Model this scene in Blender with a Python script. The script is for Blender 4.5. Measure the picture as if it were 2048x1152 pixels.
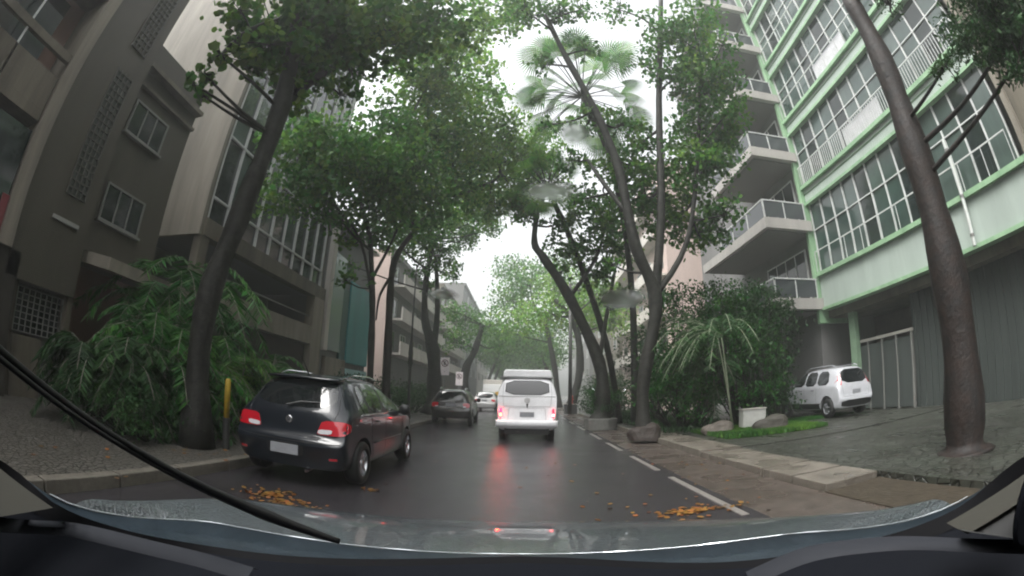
import bpy, bmesh, math, random
import numpy as np
from mathutils import Vector, Matrix
from mathutils.bvhtree import BVHTree
R = math.radians
random.seed(7); RNG = np.random.default_rng(11)
for o in list(bpy.data.objects): bpy.data.objects.remove(o)
scn = bpy.context.scene
COL = scn.collection

# ------------------------------------------------------------------ camera
cam_d = bpy.data.cameras.new('camera'); cam = bpy.data.objects.new('camera', cam_d); COL.objects.link(cam)
cam_d.type = 'PANO'; cam_d.sensor_width = 36; cam_d.sensor_fit = 'HORIZONTAL'
cam_d.panorama_type = 'FISHEYE_LENS_POLYNOMIAL'
cam_d.fisheye_fov = R(220)
cam_d.fisheye_polynomial_k0 = 0; cam_d.fisheye_polynomial_k1 = -0.064667
cam_d.fisheye_polynomial_k2 = 0; cam_d.fisheye_polynomial_k3 = -4.227e-6; cam_d.fisheye_polynomial_k4 = 0
cam_d.clip_start = 0.01; cam_d.clip_end = 3000
YAW, PITCH, ROLL = -0.0314353, 0.242352, -0.0238686
def rot(a, k):
    c, s = math.cos(a), math.sin(a)
    return {'roll': Matrix(((c,0,s),(0,1,0),(-s,0,c))), 'pitch': Matrix(((1,0,0),(0,c,-s),(0,s,c))), 'yaw': Matrix(((c,s,0),(-s,c,0),(0,0,1)))}[k]
_M = rot(YAW,'yaw') @ rot(PITCH,'pitch') @ rot(ROLL,'roll')
_B = Matrix(((1,0,0),(0,0,-1),(0,1,0)))           # camera axes (x right, y up, -z forward) to (x right, y forward, z up)
cam.matrix_world = Matrix.Translation((0,0,1.35)) @ (_M @ _B).to_4x4()
scn.camera = cam

# ------------------------------------------------------------------ world, sun, exposure
SUN_EL, SUN_AZ = R(58), R(-125)
w = bpy.data.worlds.new("World"); scn.world = w; w.use_nodes = True
nt = w.node_tree; nt.nodes.clear()
sky = nt.nodes.new('ShaderNodeTexSky'); sky.sky_type = 'NISHITA'; sky.sun_disc = False
sky.sun_elevation = SUN_EL; sky.sun_rotation = SUN_AZ; sky.dust_density = 6; sky.air_density = 1.5
hs = nt.nodes.new('ShaderNodeHueSaturation'); hs.inputs['Saturation'].default_value = 0.12
bg = nt.nodes.new('ShaderNodeBackground'); bg.inputs['Strength'].default_value = 0.15
ow = nt.nodes.new('ShaderNodeOutputWorld')
nt.links.new(sky.outputs[0], hs.inputs['Color']); nt.links.new(hs.outputs[0], bg.inputs[0]); nt.links.new(bg.outputs[0], ow.inputs[0])
sl = bpy.data.lights.new('sun', 'SUN'); sl.energy = 1.5; sl.angle = R(35); sl.color = (1,.98,.94)
so = bpy.data.objects.new('sun', sl); COL.objects.link(so)
d = Vector((math.sin(SUN_AZ)*math.cos(SUN_EL), math.cos(SUN_AZ)*math.cos(SUN_EL), math.sin(SUN_EL)))
so.rotation_euler = d.to_track_quat('Z','Y').to_euler()
scn.view_settings.view_transform = 'Standard'; scn.view_settings.look = 'None'
scn.view_settings.exposure = 1.45; scn.view_settings.gamma = 1
scn.render.engine = 'CYCLES'
scn.cycles.filter_width = 2.0; scn.cycles.max_bounces = 7; scn.cycles.volume_bounces = 1; scn.cycles.transparent_max_bounces = 8

# ------------------------------------------------------------------ materials
MATS = {}
def mat(name, col, rough=.6, spec=.5, metal=0, noise=0, nscale=3, col2=None, bump=0, bscale=20, emit=None, estr=0, coat=0, streak=False, rnoise=0, trans=0, alpha=1, brick=None, cells=0):
    if name in MATS: return MATS[name]
    m = bpy.data.materials.new(name); MATS[name] = m; m.use_nodes = True
    n = m.node_tree.nodes; l = m.node_tree.links; p = n['Principled BSDF']
    p.inputs['Base Color'].default_value = (*col, 1); p.inputs['Roughness'].default_value = rough
    p.inputs['Specular IOR Level'].default_value = spec; p.inputs['Metallic'].default_value = metal
    p.inputs['Coat Weight'].default_value = coat; p.inputs['Coat Roughness'].default_value = .05
    if trans: p.inputs['Transmission Weight'].default_value = trans
    if alpha < 1: p.inputs['Alpha'].default_value = alpha
    tc = n.new('ShaderNodeTexCoord'); vec = tc.outputs['Object']
    if streak:
        mp = n.new('ShaderNodeMapping'); mp.inputs['Scale'].default_value = (1,1,.12); l.new(vec, mp.inputs[0]); vec2 = mp.outputs[0]
    else: vec2 = vec
    last = None
    if noise or col2:
        t = n.new('ShaderNodeTexNoise'); t.inputs['Scale'].default_value = nscale; t.inputs['Detail'].default_value = 6; t.inputs['Roughness'].default_value = .65
        l.new(vec2, t.inputs['Vector'])
        cr = n.new('ShaderNodeValToRGB'); cr.color_ramp.elements[0].position = .32; cr.color_ramp.elements[1].position = .68
        c2 = col2 if col2 else tuple(c*(1-noise) for c in col)
        cr.color_ramp.elements[0].color = (*c2,1); cr.color_ramp.elements[1].color = (*col,1)
        l.new(t.outputs['Fac'], cr.inputs[0]); last = cr.outputs[0]
        if rnoise:
            mr = n.new('ShaderNodeMapRange'); mr.inputs[1].default_value=.35; mr.inputs[2].default_value=.65
            mr.inputs[3].default_value = max(.02, rough-rnoise); mr.inputs[4].default_value = rough+rnoise
            t3 = n.new('ShaderNodeTexNoise'); t3.inputs['Scale'].default_value = 1.1; t3.inputs['Detail'].default_value = 4; l.new(vec, t3.inputs['Vector'])
            l.new(t3.outputs['Fac'], mr.inputs[0]); l.new(mr.outputs[0], p.inputs['Roughness'])
    if brick:
        b = n.new('ShaderNodeTexBrick'); sc, mort, axes = brick
        sx = n.new('ShaderNodeSeparateXYZ'); cx = n.new('ShaderNodeCombineXYZ'); l.new(vec, sx.inputs[0])
        l.new(sx.outputs[axes[0]], cx.inputs[0]); l.new(sx.outputs[axes[1]], cx.inputs[1])
        l.new(cx.outputs[0], b.inputs['Vector']); b.inputs['Scale'].default_value = sc; b.inputs['Mortar Size'].default_value = .02
        b.inputs['Mortar'].default_value = (*mort,1)
        if last: l.new(last, b.inputs['Color1'])
        else: b.inputs['Color1'].default_value = (*col,1)
        b.inputs['Color2'].default_value = (*[c*.75 for c in col],1)
        last = b.outputs[0]
    if last: l.new(last, p.inputs['Base Color'])
    if bump:
        t2 = n.new('ShaderNodeTexNoise'); t2.inputs['Scale'].default_value = bscale; t2.inputs['Detail'].default_value = 5; l.new(vec, t2.inputs['Vector'])
        bp = n.new('ShaderNodeBump'); bp.inputs['Strength'].default_value = bump; bp.inputs['Distance'].default_value = .02
        l.new(t2.outputs['Fac'], bp.inputs['Height']); l.new(bp.outputs[0], p.inputs['Normal'])
    if cells:
        vo = n.new('ShaderNodeTexVoronoi'); vo.feature='DISTANCE_TO_EDGE'; vo.inputs['Scale'].default_value=cells; l.new(vec, vo.inputs['Vector'])
        m2 = n.new('ShaderNodeMapRange'); m2.inputs[2].default_value=.09; l.new(vo.outputs['Distance'], m2.inputs[0])
        b2 = n.new('ShaderNodeBump'); b2.inputs['Strength'].default_value=.9; b2.inputs['Distance'].default_value=.015; l.new(m2.outputs[0], b2.inputs['Height'])
        if bump: l.new(bp.outputs[0], b2.inputs['Normal'])
        l.new(b2.outputs[0], p.inputs['Normal'])
        mm = n.new('ShaderNodeMix'); mm.data_type='RGBA'; mm.blend_type='MULTIPLY'; mm.inputs[0].default_value=.75
        src = last if last else None
        if src: l.new(src, mm.inputs[6])
        else: mm.inputs[6].default_value=(*col,1)
        l.new(m2.outputs[0], mm.inputs[7]); l.new(mm.outputs[2], p.inputs['Base Color'])
    if emit:
        p.inputs['Emission Color'].default_value = (*emit,1); p.inputs['Emission Strength'].default_value = estr
    return m

def leafmat(name, c1, c2, c3, tr=.35):
    m = bpy.data.materials.new(name); m.use_nodes = True; n = m.node_tree.nodes; l = m.node_tree.links
    p = n['Principled BSDF']; p.inputs['Roughness'].default_value = .5; p.inputs['Specular IOR Level'].default_value = .2
    g = n.new('ShaderNodeNewGeometry'); t = n.new('ShaderNodeTexNoise'); t.inputs['Scale'].default_value = .9; t.inputs['Detail'].default_value = 5
    l.new(g.outputs['Position'], t.inputs['Vector'])
    cr = n.new('ShaderNodeValToRGB'); e = cr.color_ramp.elements; e[0].position = .34; e[0].color = (*c1,1); e[1].position = .66; e[1].color = (*c3,1)
    k = e.new(.5); k.color = (*c2,1); l.new(t.outputs['Fac'], cr.inputs[0])
    ri = n.new('ShaderNodeMapRange'); ri.inputs[3].default_value = .6; ri.inputs[4].default_value = 1.4
    l.new(g.outputs['Random Per Island'], ri.inputs[0])
    mx = n.new('ShaderNodeHueSaturation'); l.new(ri.outputs[0], mx.inputs['Value']); l.new(cr.outputs[0], mx.inputs['Color'])
    hu = n.new('ShaderNodeMapRange'); hu.inputs[3].default_value = .485; hu.inputs[4].default_value = .53
    ml = n.new('ShaderNodeMath'); ml.operation='FRACT'; m3 = n.new('ShaderNodeMath'); m3.operation='MULTIPLY'; m3.inputs[1].default_value=7.3
    l.new(g.outputs['Random Per Island'], m3.inputs[0]); l.new(m3.outputs[0], ml.inputs[0]); l.new(ml.outputs[0], hu.inputs[0]); l.new(hu.outputs[0], mx.inputs['Hue'])
    l.new(mx.outputs[0], p.inputs['Base Color'])
    tl = n.new('ShaderNodeBsdfTranslucent'); l.new(mx.outputs[0], tl.inputs[0])
    ms = n.new('ShaderNodeMixShader'); ms.inputs[0].default_value = tr
    l.new(p.outputs[0], ms.inputs[1]); l.new(tl.outputs[0], ms.inputs[2]); l.new(ms.outputs[0], n['Material Output'].inputs[0])
    return m
L_NEAR = leafmat('leaf_near', (.035,.085,.018), (.055,.13,.022), (.13,.21,.035), .5)
L_MID = leafmat('leaf_mid', (.04,.11,.025), (.07,.17,.03), (.14,.25,.04), .5)
L_PALE = leafmat('leaf_pale', (.08,.18,.03), (.14,.27,.04), (.24,.36,.06), .55)
L_BUSH = leafmat('leaf_bush', (.012,.06,.008), (.022,.09,.012), (.045,.14,.018), .3)
L_DARK = leafmat('leaf_dark', (.015,.04,.012), (.025,.065,.018), (.04,.09,.025), .25)
L_ORG = leafmat('leaf_fallen', (.10,.045,.02), (.19,.075,.02), (.26,.11,.03), .1)
BARK = mat('bark', (.028,.028,.023), .6, .25, col2=(.007,.0065,.006), nscale=6, bump=1, bscale=11)
BARK_P = mat('bark_pale', (.2,.18,.15), .6, .4, noise=.5, nscale=8, bump=.6, bscale=14)
BARK_R = mat('bark_red', (.024,.015,.012), .6, .3, col2=(.010,.010,.010), nscale=5, bump=.8, bscale=14)

# ------------------------------------------------------------------ helpers
class MB:
    def __init__(s): s.v = []; s.f = []
    def add(s, vs, fs):
        k = len(s.v); s.v += [tuple(q) for q in vs]; s.f += [tuple(i+k for i in f) for f in fs]; return s
    def box(s, x0,x1,y0,y1,z0,z1):
        if x0>x1: x0,x1=x1,x0
        if y0>y1: y0,y1=y1,y0
        if z0>z1: z0,z1=z1,z0
        return s.add([(x0,y0,z0),(x1,y0,z0),(x1,y1,z0),(x0,y1,z0),(x0,y0,z1),(x1,y0,z1),(x1,y1,z1),(x0,y1,z1)],
              [(0,3,2,1),(4,5,6,7),(0,1,5,4),(1,2,6,5),(2,3,7,6),(3,0,4,7)])
    def tube(s, pts, rads, n=8, cap=True, flat=1):
        pts = [Vector(p) for p in pts]
        if not hasattr(rads,'__len__'): rads = [rads]*len(pts)
        k = len(s.v); up = Vector((0,0,1)); prev = None
        for i,p in enumerate(pts):
            t = (pts[min(i+1,len(pts)-1)] - pts[max(i-1,0)])
            if t.length < 1e-9: t = Vector((0,0,1))
            t.normalize()
            a = prev if prev else (Vector((1,0,0)) if abs(t.x)<.9 else Vector((0,1,0)))
            a = (a - t*a.dot(t)).normalized(); prev = a; b = t.cross(a)
            for j in range(n):
                q = 2*math.pi*j/n; s.v.append(tuple(p + a*math.cos(q)*rads[i] + b*math.sin(q)*rads[i]*flat))
        for i in range(len(pts)-1):
            for j in range(n):
                j2 = (j+1)%n; s.f.append((k+i*n+j, k+i*n+j2, k+(i+1)*n+j2, k+(i+1)*n+j))
        if cap:
            s.f.append(tuple(k+j for j in range(n))[::-1]); s.f.append(tuple(k+(len(pts)-1)*n+j for j in range(n)))
        return s
    def sheet(s, rows):
        k = len(s.v); n = len(rows[0])
        for r in rows: s.v += [tuple(q) for q in r]
        for i in range(len(rows)-1):
            for j in range(n-1): s.f.append((k+i*n+j, k+i*n+j+1, k+(i+1)*n+j+1, k+(i+1)*n+j))
        return s
    def prism(s, poly, axis, a, b):      # poly in the two other axes
        def P(u,v,w): return {'x':(w,u,v),'y':(u,w,v),'z':(u,v,w)}[axis]
        n = len(poly)
        return s.add([P(u,v,a) for u,v in poly]+[P(u,v,b) for u,v in poly], [tuple(range(n))[::-1], tuple(range(n,2*n))]+[(i,(i+1)%n,n+(i+1)%n,n+i) for i in range(n)])
    def lathe(s, prof, c=(0,0,0), axis='z', n=24, cap=True):
        k = len(s.v)
        for r,h in prof:
            for j in range(n):
                q = 2*math.pi*j/n; a,b = r*math.cos(q), r*math.sin(q)
                v = {'z':(a,b,h),'x':(h,a,b),'y':(a,h,b)}[axis]; s.v.append((v[0]+c[0],v[1]+c[1],v[2]+c[2]))
        for i in range(len(prof)-1):
            for j in range(n):
                j2=(j+1)%n; s.f.append((k+i*n+j,k+i*n+j2,k+(i+1)*n+j2,k+(i+1)*n+j))
        if cap:
            s.f.append(tuple(k+j for j in range(n))[::-1]); s.f.append(tuple(k+(len(prof)-1)*n+j for j in range(n)))
        return s
    def build(s, name, m, parent=None, smooth=False, bevel=0):
        me = bpy.data.meshes.new(name); me.from_pydata(s.v, [], s.f); me.materials.append(m)
        bm = bmesh.new(); bm.from_mesh(me); bmesh.ops.recalc_face_normals(bm, faces=bm.faces); bm.to_mesh(me); bm.free()
        if smooth: me.polygons.foreach_set('use_smooth', [True]*len(me.polygons))
        o = bpy.data.objects.new(name, me); COL.objects.link(o)
        if parent: o.parent = parent
        if bevel:
            b = o.modifiers.new('bevel','BEVEL'); b.width = bevel; b.segments = 2; b.limit_method='ANGLE'
        return o
def tag(o, label=None, cat=None, group=None, kind=None):
    if label: o['label'] = label
    if cat: o['category'] = cat
    if group: o['group'] = group
    if kind: o['kind'] = kind
    return o
def empty(name, loc=(0,0,0), rz=0, **k):
    o = bpy.data.objects.new(name, None); COL.objects.link(o); o.location = loc; o.rotation_euler = (0,0,rz); o.empty_display_size=.2
    return tag(o, **k)
def copy_tree(o, parent=None):
    c = o.copy(); COL.objects.link(c)
    if parent: c.parent = parent
    for ch in o.children: copy_tree(ch, c)
    return c
def smooth_path(pts, n=4):
    pts = [Vector(p) for p in pts]; out = []
    for i in range(len(pts)-1):
        p0 = pts[max(i-1,0)]; p1 = pts[i]; p2 = pts[i+1]; p3 = pts[min(i+2,len(pts)-1)]
        for k in range(n):
            t = k/n; out.append(.5*((2*p1)+(-p0+p2)*t+(2*p0-5*p1+4*p2-p3)*t*t+(-p0+3*p1-3*p2+p3)*t**3))
    out.append(pts[-1]); return out
def interp(a, n): return list(np.interp(np.linspace(0,len(a)-1,n), range(len(a)), a))

# ------------------------------------------------------------------ foliage
def leaf_object(name, C, size, m, parent=None, aspect=.55, nv=6, droop=.0, up=.6, dirs=None):
    C = np.asarray(C, dtype=np.float64); N = len(C)
    if dirs is None:
        d = RNG.normal(size=(N,3)); d[:,2] -= droop
    else: d = np.array(dirs, float)
    d /= np.linalg.norm(d,axis=1)[:,None]
    u = RNG.normal(size=(N,3)); u[:,2] += up*2
    s = np.cross(d,u); s /= np.linalg.norm(s,axis=1)[:,None]+1e-9
    L = (size*(.6+.8*RNG.random(N)))[:,None]; W = L*aspect*.5
    if nv == 6: V = np.stack([C-d*L*.5, C-d*L*.18+s*W, C+d*L*.2+s*W*.9, C+d*L*.5, C+d*L*.2-s*W*.9, C-d*L*.18-s*W],1)
    else: V = np.stack([C-d*L*.5, C+s*W, C+d*L*.5, C-s*W],1)
    me = bpy.data.meshes.new(name); nv = V.shape[1]
    me.vertices.add(N*nv); me.vertices.foreach_set('co', V.reshape(-1))
    me.loops.add(N*nv); me.loops.foreach_set('vertex_index', np.arange(N*nv, dtype=np.int32))
    me.polygons.add(N); me.polygons.foreach_set('loop_start', np.arange(0,N*nv,nv, dtype=np.int32)); me.polygons.foreach_set('loop_total', np.full(N,nv,dtype=np.int32))
    me.update(calc_edges=True); me.materials.append(m)
    o = bpy.data.objects.new(name, me); COL.objects.link(o)
    if parent: o.parent = parent
    return o
def blob_points(c, r, n, ncl, flat=.75, cs=.19):
    k = RNG.normal(size=(ncl,3)); k /= np.linalg.norm(k,axis=1)[:,None]
    k *= (r*RNG.random(ncl)**.42)[:,None]; k[:,2] *= flat
    idx = RNG.integers(0,ncl,n); P = k[idx] + RNG.normal(size=(n,3))*r*cs*np.array([1,1,.6])
    return P+np.array(c), k+np.array(c)
def tree(name, base, trunk, rads, limbs, blobs, leaf=.11, dens=1.0, m=None, bark=None, twigs=4, label='', group=None, cat='tree', aspect=.62, nv=6):
    """trunk: list of points relative to world; limbs: list of (points, r0, r1); blobs: (x,y,z,r[,density])"""
    root = empty(name, base, label=label, cat=cat, group=group)
    B = Vector(base); t = MB(); rel = lambda p: Vector(p)-B
    tp = smooth_path([rel(p) for p in trunk]); tr = interp(rads, len(tp))
    tr = [r*(1+.10*math.sin(i*1.7)) for i,r in enumerate(tr)]
    tr[0]*=1.5; tr[1]*=1.18; t.tube(tp, tr, 12); nodes = list(zip(tp, tr))[len(tp)//3:]
    for pts,r0,r1 in limbs:
        q = smooth_path([rel(p) for p in pts]); rr = interp([r0,r1],len(q)); t.tube(q, rr, 8); nodes += list(zip(q,rr))[1:]
    P = []
    for bl in blobs:
        x,y,z,r = bl[:4]; dn = bl[4] if len(bl)>4 else 1
        c = rel((x,y,z)); area = math.pi*r*r; n = int(dens*dn*area*2.5/(leaf*leaf*aspect*.8)); ncl = max(14,int(26*r*r))
        pts, cl = blob_points(c, r, n, ncl); P.append(pts)
        a,ar = min(nodes, key=lambda q:(q[0]-c).length + (2 if q[0].z>c.z else 0))
        if twigs:
            mid = (a+c)/2 + Vector((random.uniform(-.2,.2),random.uniform(-.2,.2),random.uniform(-.35,.1)))*r
            r0 = min(ar*.55, .035+.03*r)
            t.tube(smooth_path([a,mid,c],3), interp([r0,r0*.45],7), 6)
            for k in range(min(twigs*3,len(cl))):
                e = Vector(cl[k]); mm=(c+e)/2+Vector((0,0,random.uniform(-.1,.15)))*r
                t.tube([c,mm,e],[r0*.4,r0*.25,.006],4)
    t.build('trunk', bark or BARK, root, smooth=True)
    P = np.concatenate(P)
    leaf_object('crown', P, leaf, m or L_NEAR, root, aspect=aspect, nv=nv, droop=.3)
    return root
def areca(name, base, h, nst, label, m=None, spread=1.0, group=None, cat='palm plant', fr=4, leafl=.29, stemcol=None, sf=(.25,.7)):
    root = empty(name, base, label=label, cat=cat, group=group); t = MB(); C=[];D=[]
    for i in range(nst):
        a = random.uniform(0,2*math.pi); rr = random.uniform(0,.35)*spread; lean = random.uniform(.05,.35)
        b = Vector((math.cos(a)*rr, math.sin(a)*rr, 0)); sh = h*random.uniform(*sf)
        top = b + Vector((math.cos(a)*lean*sh, math.sin(a)*lean*sh, sh))
        t.tube([b,(b+top)/2,top],[.03,.025,.018],6)
        for k in range(fr):
            an = a+random.uniform(-1.6,1.6); L = h*random.uniform(.35,.6)
            dv = Vector((math.cos(an), math.sin(an),0)); pts=[]
            rise = random.uniform(.5,1.1)
            for q in range(21):
                u = q/20; pts.append(top + dv*L*u*.9 + Vector((0,0,L*(rise*u-1.05*u*u))))
            t.tube(pts[::2], .008, 4)
            for q in range(3,21):
                tan = (pts[q]-pts[q-1]).normalized(); side = tan.cross(Vector((0,0,1))).normalized()
                for s in (-1,1):
                    for e in (0,.5):
                        dd = (side*s + tan*.6 + Vector((0,0,-.35+random.uniform(-.35,.25)))).normalized()
                        l = leafl*random.uniform(.75,1.1)*(1-.6*abs(q/20-.4)); p = pts[q-1].lerp(pts[q],e)
                        C.append(p+dd*l*.5); D.append(dd)
    t.build('stem', stemcol or BARK_P, root, smooth=True)
    leaf_object('frond', C, leafl, m or L_BUSH, root, aspect=.10, nv=4, dirs=D)
    return root
def shrub(name, base, blobs, label, leaf=.07, m=None, dens=1.0, group=None, cat='shrub'):
    """low bush: stems fanning out of the ground and leaf clusters"""
    root = empty(name, base, label=label, cat=cat, group=group); t=MB(); P=[]
    for (x,y,z,r) in blobs:
        n = int(dens*math.pi*r*r*2.6/(leaf*leaf*.45)); pts,cl = blob_points((x,y,z), r, n, max(12,int(26*r*r)), cs=.22)
        pts = pts[pts[:,2]>.02]; P.append(pts)
        for k in range(min(10,len(cl))):
            e = Vector(cl[k]); t.tube([(x*.5,y*.5,0),((x+e.x)/2,(y+e.y)/2,e.z*.5),e],[.03,.02,.006],5)
    t.build('stem', BARK, root, smooth=True)
    leaf_object('foliage', np.concatenate(P), leaf, m or L_BUSH, root, aspect=.5, nv=4)
    return root

# ------------------------------------------------------------------ ground
ASPH = mat('asphalt', (.04,.037,.041), .2, .55, noise=.35, nscale=30, bump=.3, bscale=60, rnoise=.06)
CONC = mat('wet_concrete', (.085,.068,.058), .3, .5, col2=(.05,.042,.036), nscale=4, bump=.3, bscale=40, rnoise=.15)
SLAB = mat('slab_concrete', (.16,.142,.12), .35, .5, col2=(.09,.08,.066), nscale=2.2, bump=.5, bscale=30, rnoise=.2)
PEDRA = mat('stone_mosaic', (.11,.1,.085), .4, .5, col2=(.05,.047,.04), nscale=14, bump=.5, bscale=25, rnoise=.1, cells=11)
COBB = mat('cobble_drive', (.038,.038,.032), .38, .5, col2=(.04,.045,.035), nscale=1.6, bump=.6, bscale=20, rnoise=.14, cells=5.5)
KERB = mat('kerb_stone', (.16,.145,.12), .5, .4, noise=.4, nscale=6, bump=.4)
PAINTW = mat('road_paint', (.22,.205,.19), .4, .5, col2=(.14,.13,.12), nscale=18)
SOIL = mat('wet_soil', (.05,.04,.028), .6, .3, noise=.4, nscale=6, bump=.8, bscale=14)
tag(MB().sheet([[(-400,-400,-.03),(400,-400,-.03)],[(-400,900,-.03),(400,900,-.03)]]).build('ground', SOIL), kind='structure')
rows = [[(x,y,.035*(1-((x+.4)/3.6)**2) if abs(x+.4)<3.6 else 0) for x in np.linspace(-4,2.5,27)] for y in list(range(-14,40,2))+list(range(40,260,20))]
tag(MB().sheet(rows).build('road', ASPH, smooth=True), kind='structure')
tag(MB().box(2.5,3.62,-14,240,-.2,.006).build('gutter_lane', CONC), kind='structure')
mk = MB()
for y0,y1 in [(4.1,6.6),(7.3,9.2),(10.2,12),(13,15),(16.5,18.5),(20,22),(24,26)]: mk.box(2.26,2.36,y0,y1,.0,.026)
tag(mk.build('road_marking', PAINTW), kind='structure')
# left pavement with kerb
tag(MB().box(-12,-4.06,-14,240,-.2,.13).build('left_pavement', PEDRA), kind='structure')
kb = MB(); y=-14
while y<240: kb.box(-4.06,-3.9,y,y+.98,-.2,.14); y+=1.0
tag(kb.build('left_kerb', KERB, bevel=.012), kind='structure')
# right pavement
tag(MB().box(3.745,12.6,8.6,240,-.2,.13).build('right_pavement', COBB), kind='structure')
tag(MB().box(4.62,16,-14,8.6,-.2,.10).build('driveway', COBB), kind='structure')
tag(MB().box(12.6,16,8.6,40,-.2,.15).build('forecourt', COBB), kind='structure')
kb = MB(); y=8.6
while y<240: kb.box(3.62,3.74,y,y+.98,-.2,.15); y+=1.0
tag(kb.build('right_kerb', KERB, bevel=.012), kind='structure')
sb = MB(); y = 4.38; k=0
while y<13.8:
    sb.box(3.64,4.6,y,y+.775,-.1,(.107 if y<8 else .135)+.003*((k*7)%3)); y+=.84; k+=1
tag(sb.build('pavement_slabs', SLAB, bevel=.01), kind='structure')
tag(MB().box(3.62,4.62,-14,4.36,-.2,.02).build('verge', SOIL), kind='structure')
# grass
def grass(name, x0,x1,y0,y1,z,n,hh,m):
    C = np.stack([RNG.uniform(x0,x1,n), RNG.uniform(y0,y1,n), np.full(n,z)+hh*.4],1); D = RNG.normal(size=(n,3))*.35; D[:,2]=1
    tag(leaf_object(name, C, hh, m, aspect=.22, nv=4, dirs=D, up=0), kind='stuff')
grass('grass', 5.0,8.3,10.0,12.6,.13,18000,.15,L_MID)
grass('grass', 7.6,11.6,12.4,13.5,.13,7000,.10,L_BUSH)
grass('ground_cover', 4.2,7.5,12.6,30,.13,9000,.22,L_DARK)
def litter(cx,cy,sx,sy,n,z,lab):
    C = np.stack([RNG.normal(cx,sx,n), RNG.normal(cy,sy,n), z+RNG.random(n)*.008],1); D = RNG.normal(size=(n,3)); D[:,2]*=.08
    tag(leaf_object('fallen_leaves', C, .065, L_ORG, aspect=.7, nv=6, dirs=D, up=5), kind='stuff')
litter(-2.74,4.3,.15,.11,75,.03,''); litter(-2.35,4.08,.26,.09,70,.03,''); litter(-1.83,5.25,.07,.04,16,.04,'')
litter(1.85,4.52,.27,.10,110,.03,''); litter(1.2,4.9,.5,.35,12,.035,''); litter(.6,7.5,1.3,1.5,22,.04,''); litter(2.9,8,.3,2.5,22,.012,'')
litter(-4.6,6,.4,2.5,60,.14,'')

# ------------------------------------------------------------------ buildings
GLASS = mat('dark_glass', (.012,.018,.018), .06, .6, bump=.015, bscale=1.5)
GLASS2 = mat('sky_curtain_glass', (.035,.062,.054), .12, .8, noise=.4, nscale=1.5)  # base colour lifted to stand in for reflected sky and curtains
GLASS3 = mat('pale_sky_curtain_glass', (.07,.10,.09), .18, .8, noise=.4, nscale=2, streak=True)  # paler still: reflected sky and curtain folds put into the colour
GLASSB = mat('sky_glass', (.03,.04,.045), .05, 1.0, bump=.02, bscale=.8)
WHITEF = mat('white_frame', (.55,.56,.55), .5, .4, noise=.25, nscale=4)
GREYF = mat('grey_frame', (.16,.16,.15), .5, .4)
TILE = mat('beige_tile', (.08,.070,.050), .5, .4, noise=.5, nscale=1.6, streak=True, brick=(6,(.035,.033,.027),(1,2)), bump=.15, bscale=30)
BEIGE = mat('beige_render', (.26,.235,.19), .7, .3, noise=.5, nscale=1.5, streak=True, bump=.2)
BEIGE2 = mat('beige_dirty', (.14,.124,.094), .7, .3, noise=.6, nscale=1.6, streak=True, bump=.3)
PALE = mat('pale_render', (.5,.47,.43), .7, .3, noise=.25, nscale=.8, streak=True)
PINK = mat('pink_render', (.5,.4,.36), .7, .3, noise=.2, nscale=.8, streak=True)
GREYR = mat('grey_render', (.15,.148,.145), .7, .3, noise=.3, nscale=.8, streak=True)
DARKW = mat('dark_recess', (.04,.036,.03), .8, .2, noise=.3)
TEAL = mat('teal_panel', (.008,.2,.21), .45, .5, noise=.25, nscale=1.5, streak=True)
GREEN = mat('green_paint', (.27,.42,.26), .5, .45, col2=(.16,.28,.16), nscale=2.5, streak=True)
WFAC = mat('white_fascia', (.36,.42,.38), .5, .45, noise=.22, nscale=1.3, streak=True)
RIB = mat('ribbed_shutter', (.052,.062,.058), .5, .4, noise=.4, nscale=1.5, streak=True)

def pane_window(root, X, s, y0,y1,z0,z1, nx=1, nz=1, fr=None, gl=None, fw=.05, name='window', sill=True):
    """window standing on wall plane x=X; s=+1 when the wall faces +x"""
    f = MB(); d=.07
    f.box(X,X+s*d,y0-fw,y0,z0-fw,z1+fw).box(X,X+s*d,y1,y1+fw,z0-fw,z1+fw).box(X,X+s*d,y0,y1,z1,z1+fw).box(X,X+s*d,y0,y1,z0-fw,z0)
    for i in range(1,nx): yy=y0+(y1-y0)*i/nx; f.box(X,X+s*d*.8,yy-fw*.4,yy+fw*.4,z0,z1)
    for i in range(1,nz): zz=z0+(z1-z0)*i/nz; f.box(X,X+s*d*.75,y0,y1,zz-fw*.4,zz+fw*.4)
    if sill: f.box(X,X+s*.14,y0-.1,y1+.1,z0-fw-.06,z0-fw-.002)
    fo = f.build(name, fr or GREYF, root)
    MB().box(X,X+s*.03,y0,y1,z0,z1).build('pane', gl or GLASS, fo)
    return fo

# --- far-left building (balconies)
XL = -9.0
b0 = empty('apartment_building', (XL,0,0), label='dark balconied building at the far left edge behind a pale pilaster', cat='building')
b0.location=(0,0,0)
MB().box(-20,XL-1.0,-6,2.9,0,22).build('wall', mat('brown_wall',(.16,.10,.075),.7,.3,noise=.4,nscale=1,streak=True), b0)
MB().box(-10.2,XL+.12,2.95,3.28,2.75,22).build('pilaster', BEIGE, b0)
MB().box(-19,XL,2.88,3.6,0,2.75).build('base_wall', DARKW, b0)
for z in (5.35,8.6,11.9,15.2):
    MB().box(XL-.12,XL,-5,2.92,z,z+.76).build('balcony_panel', BEIGE2, b0)
    MB().box(XL-1.0,XL-.0,-5,2.93,z-.22,z-.003).build('balcony_slab', BEIGE2, b0)
    MB().box(XL-.1,XL+.05,-5,2.94,z+1.15,z+1.33).build('beam', BEIGE2, b0)
    MB().box(XL-1.0,XL-.9,-3.5,2.4,z+.8,z+2.8).build('balcony_glass', GLASS, b0)
for y in (0.2,1.5): MB().box(XL-.05,XL,y,y+.05,2.8,22).build('mullion', WHITEF, b0)
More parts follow.
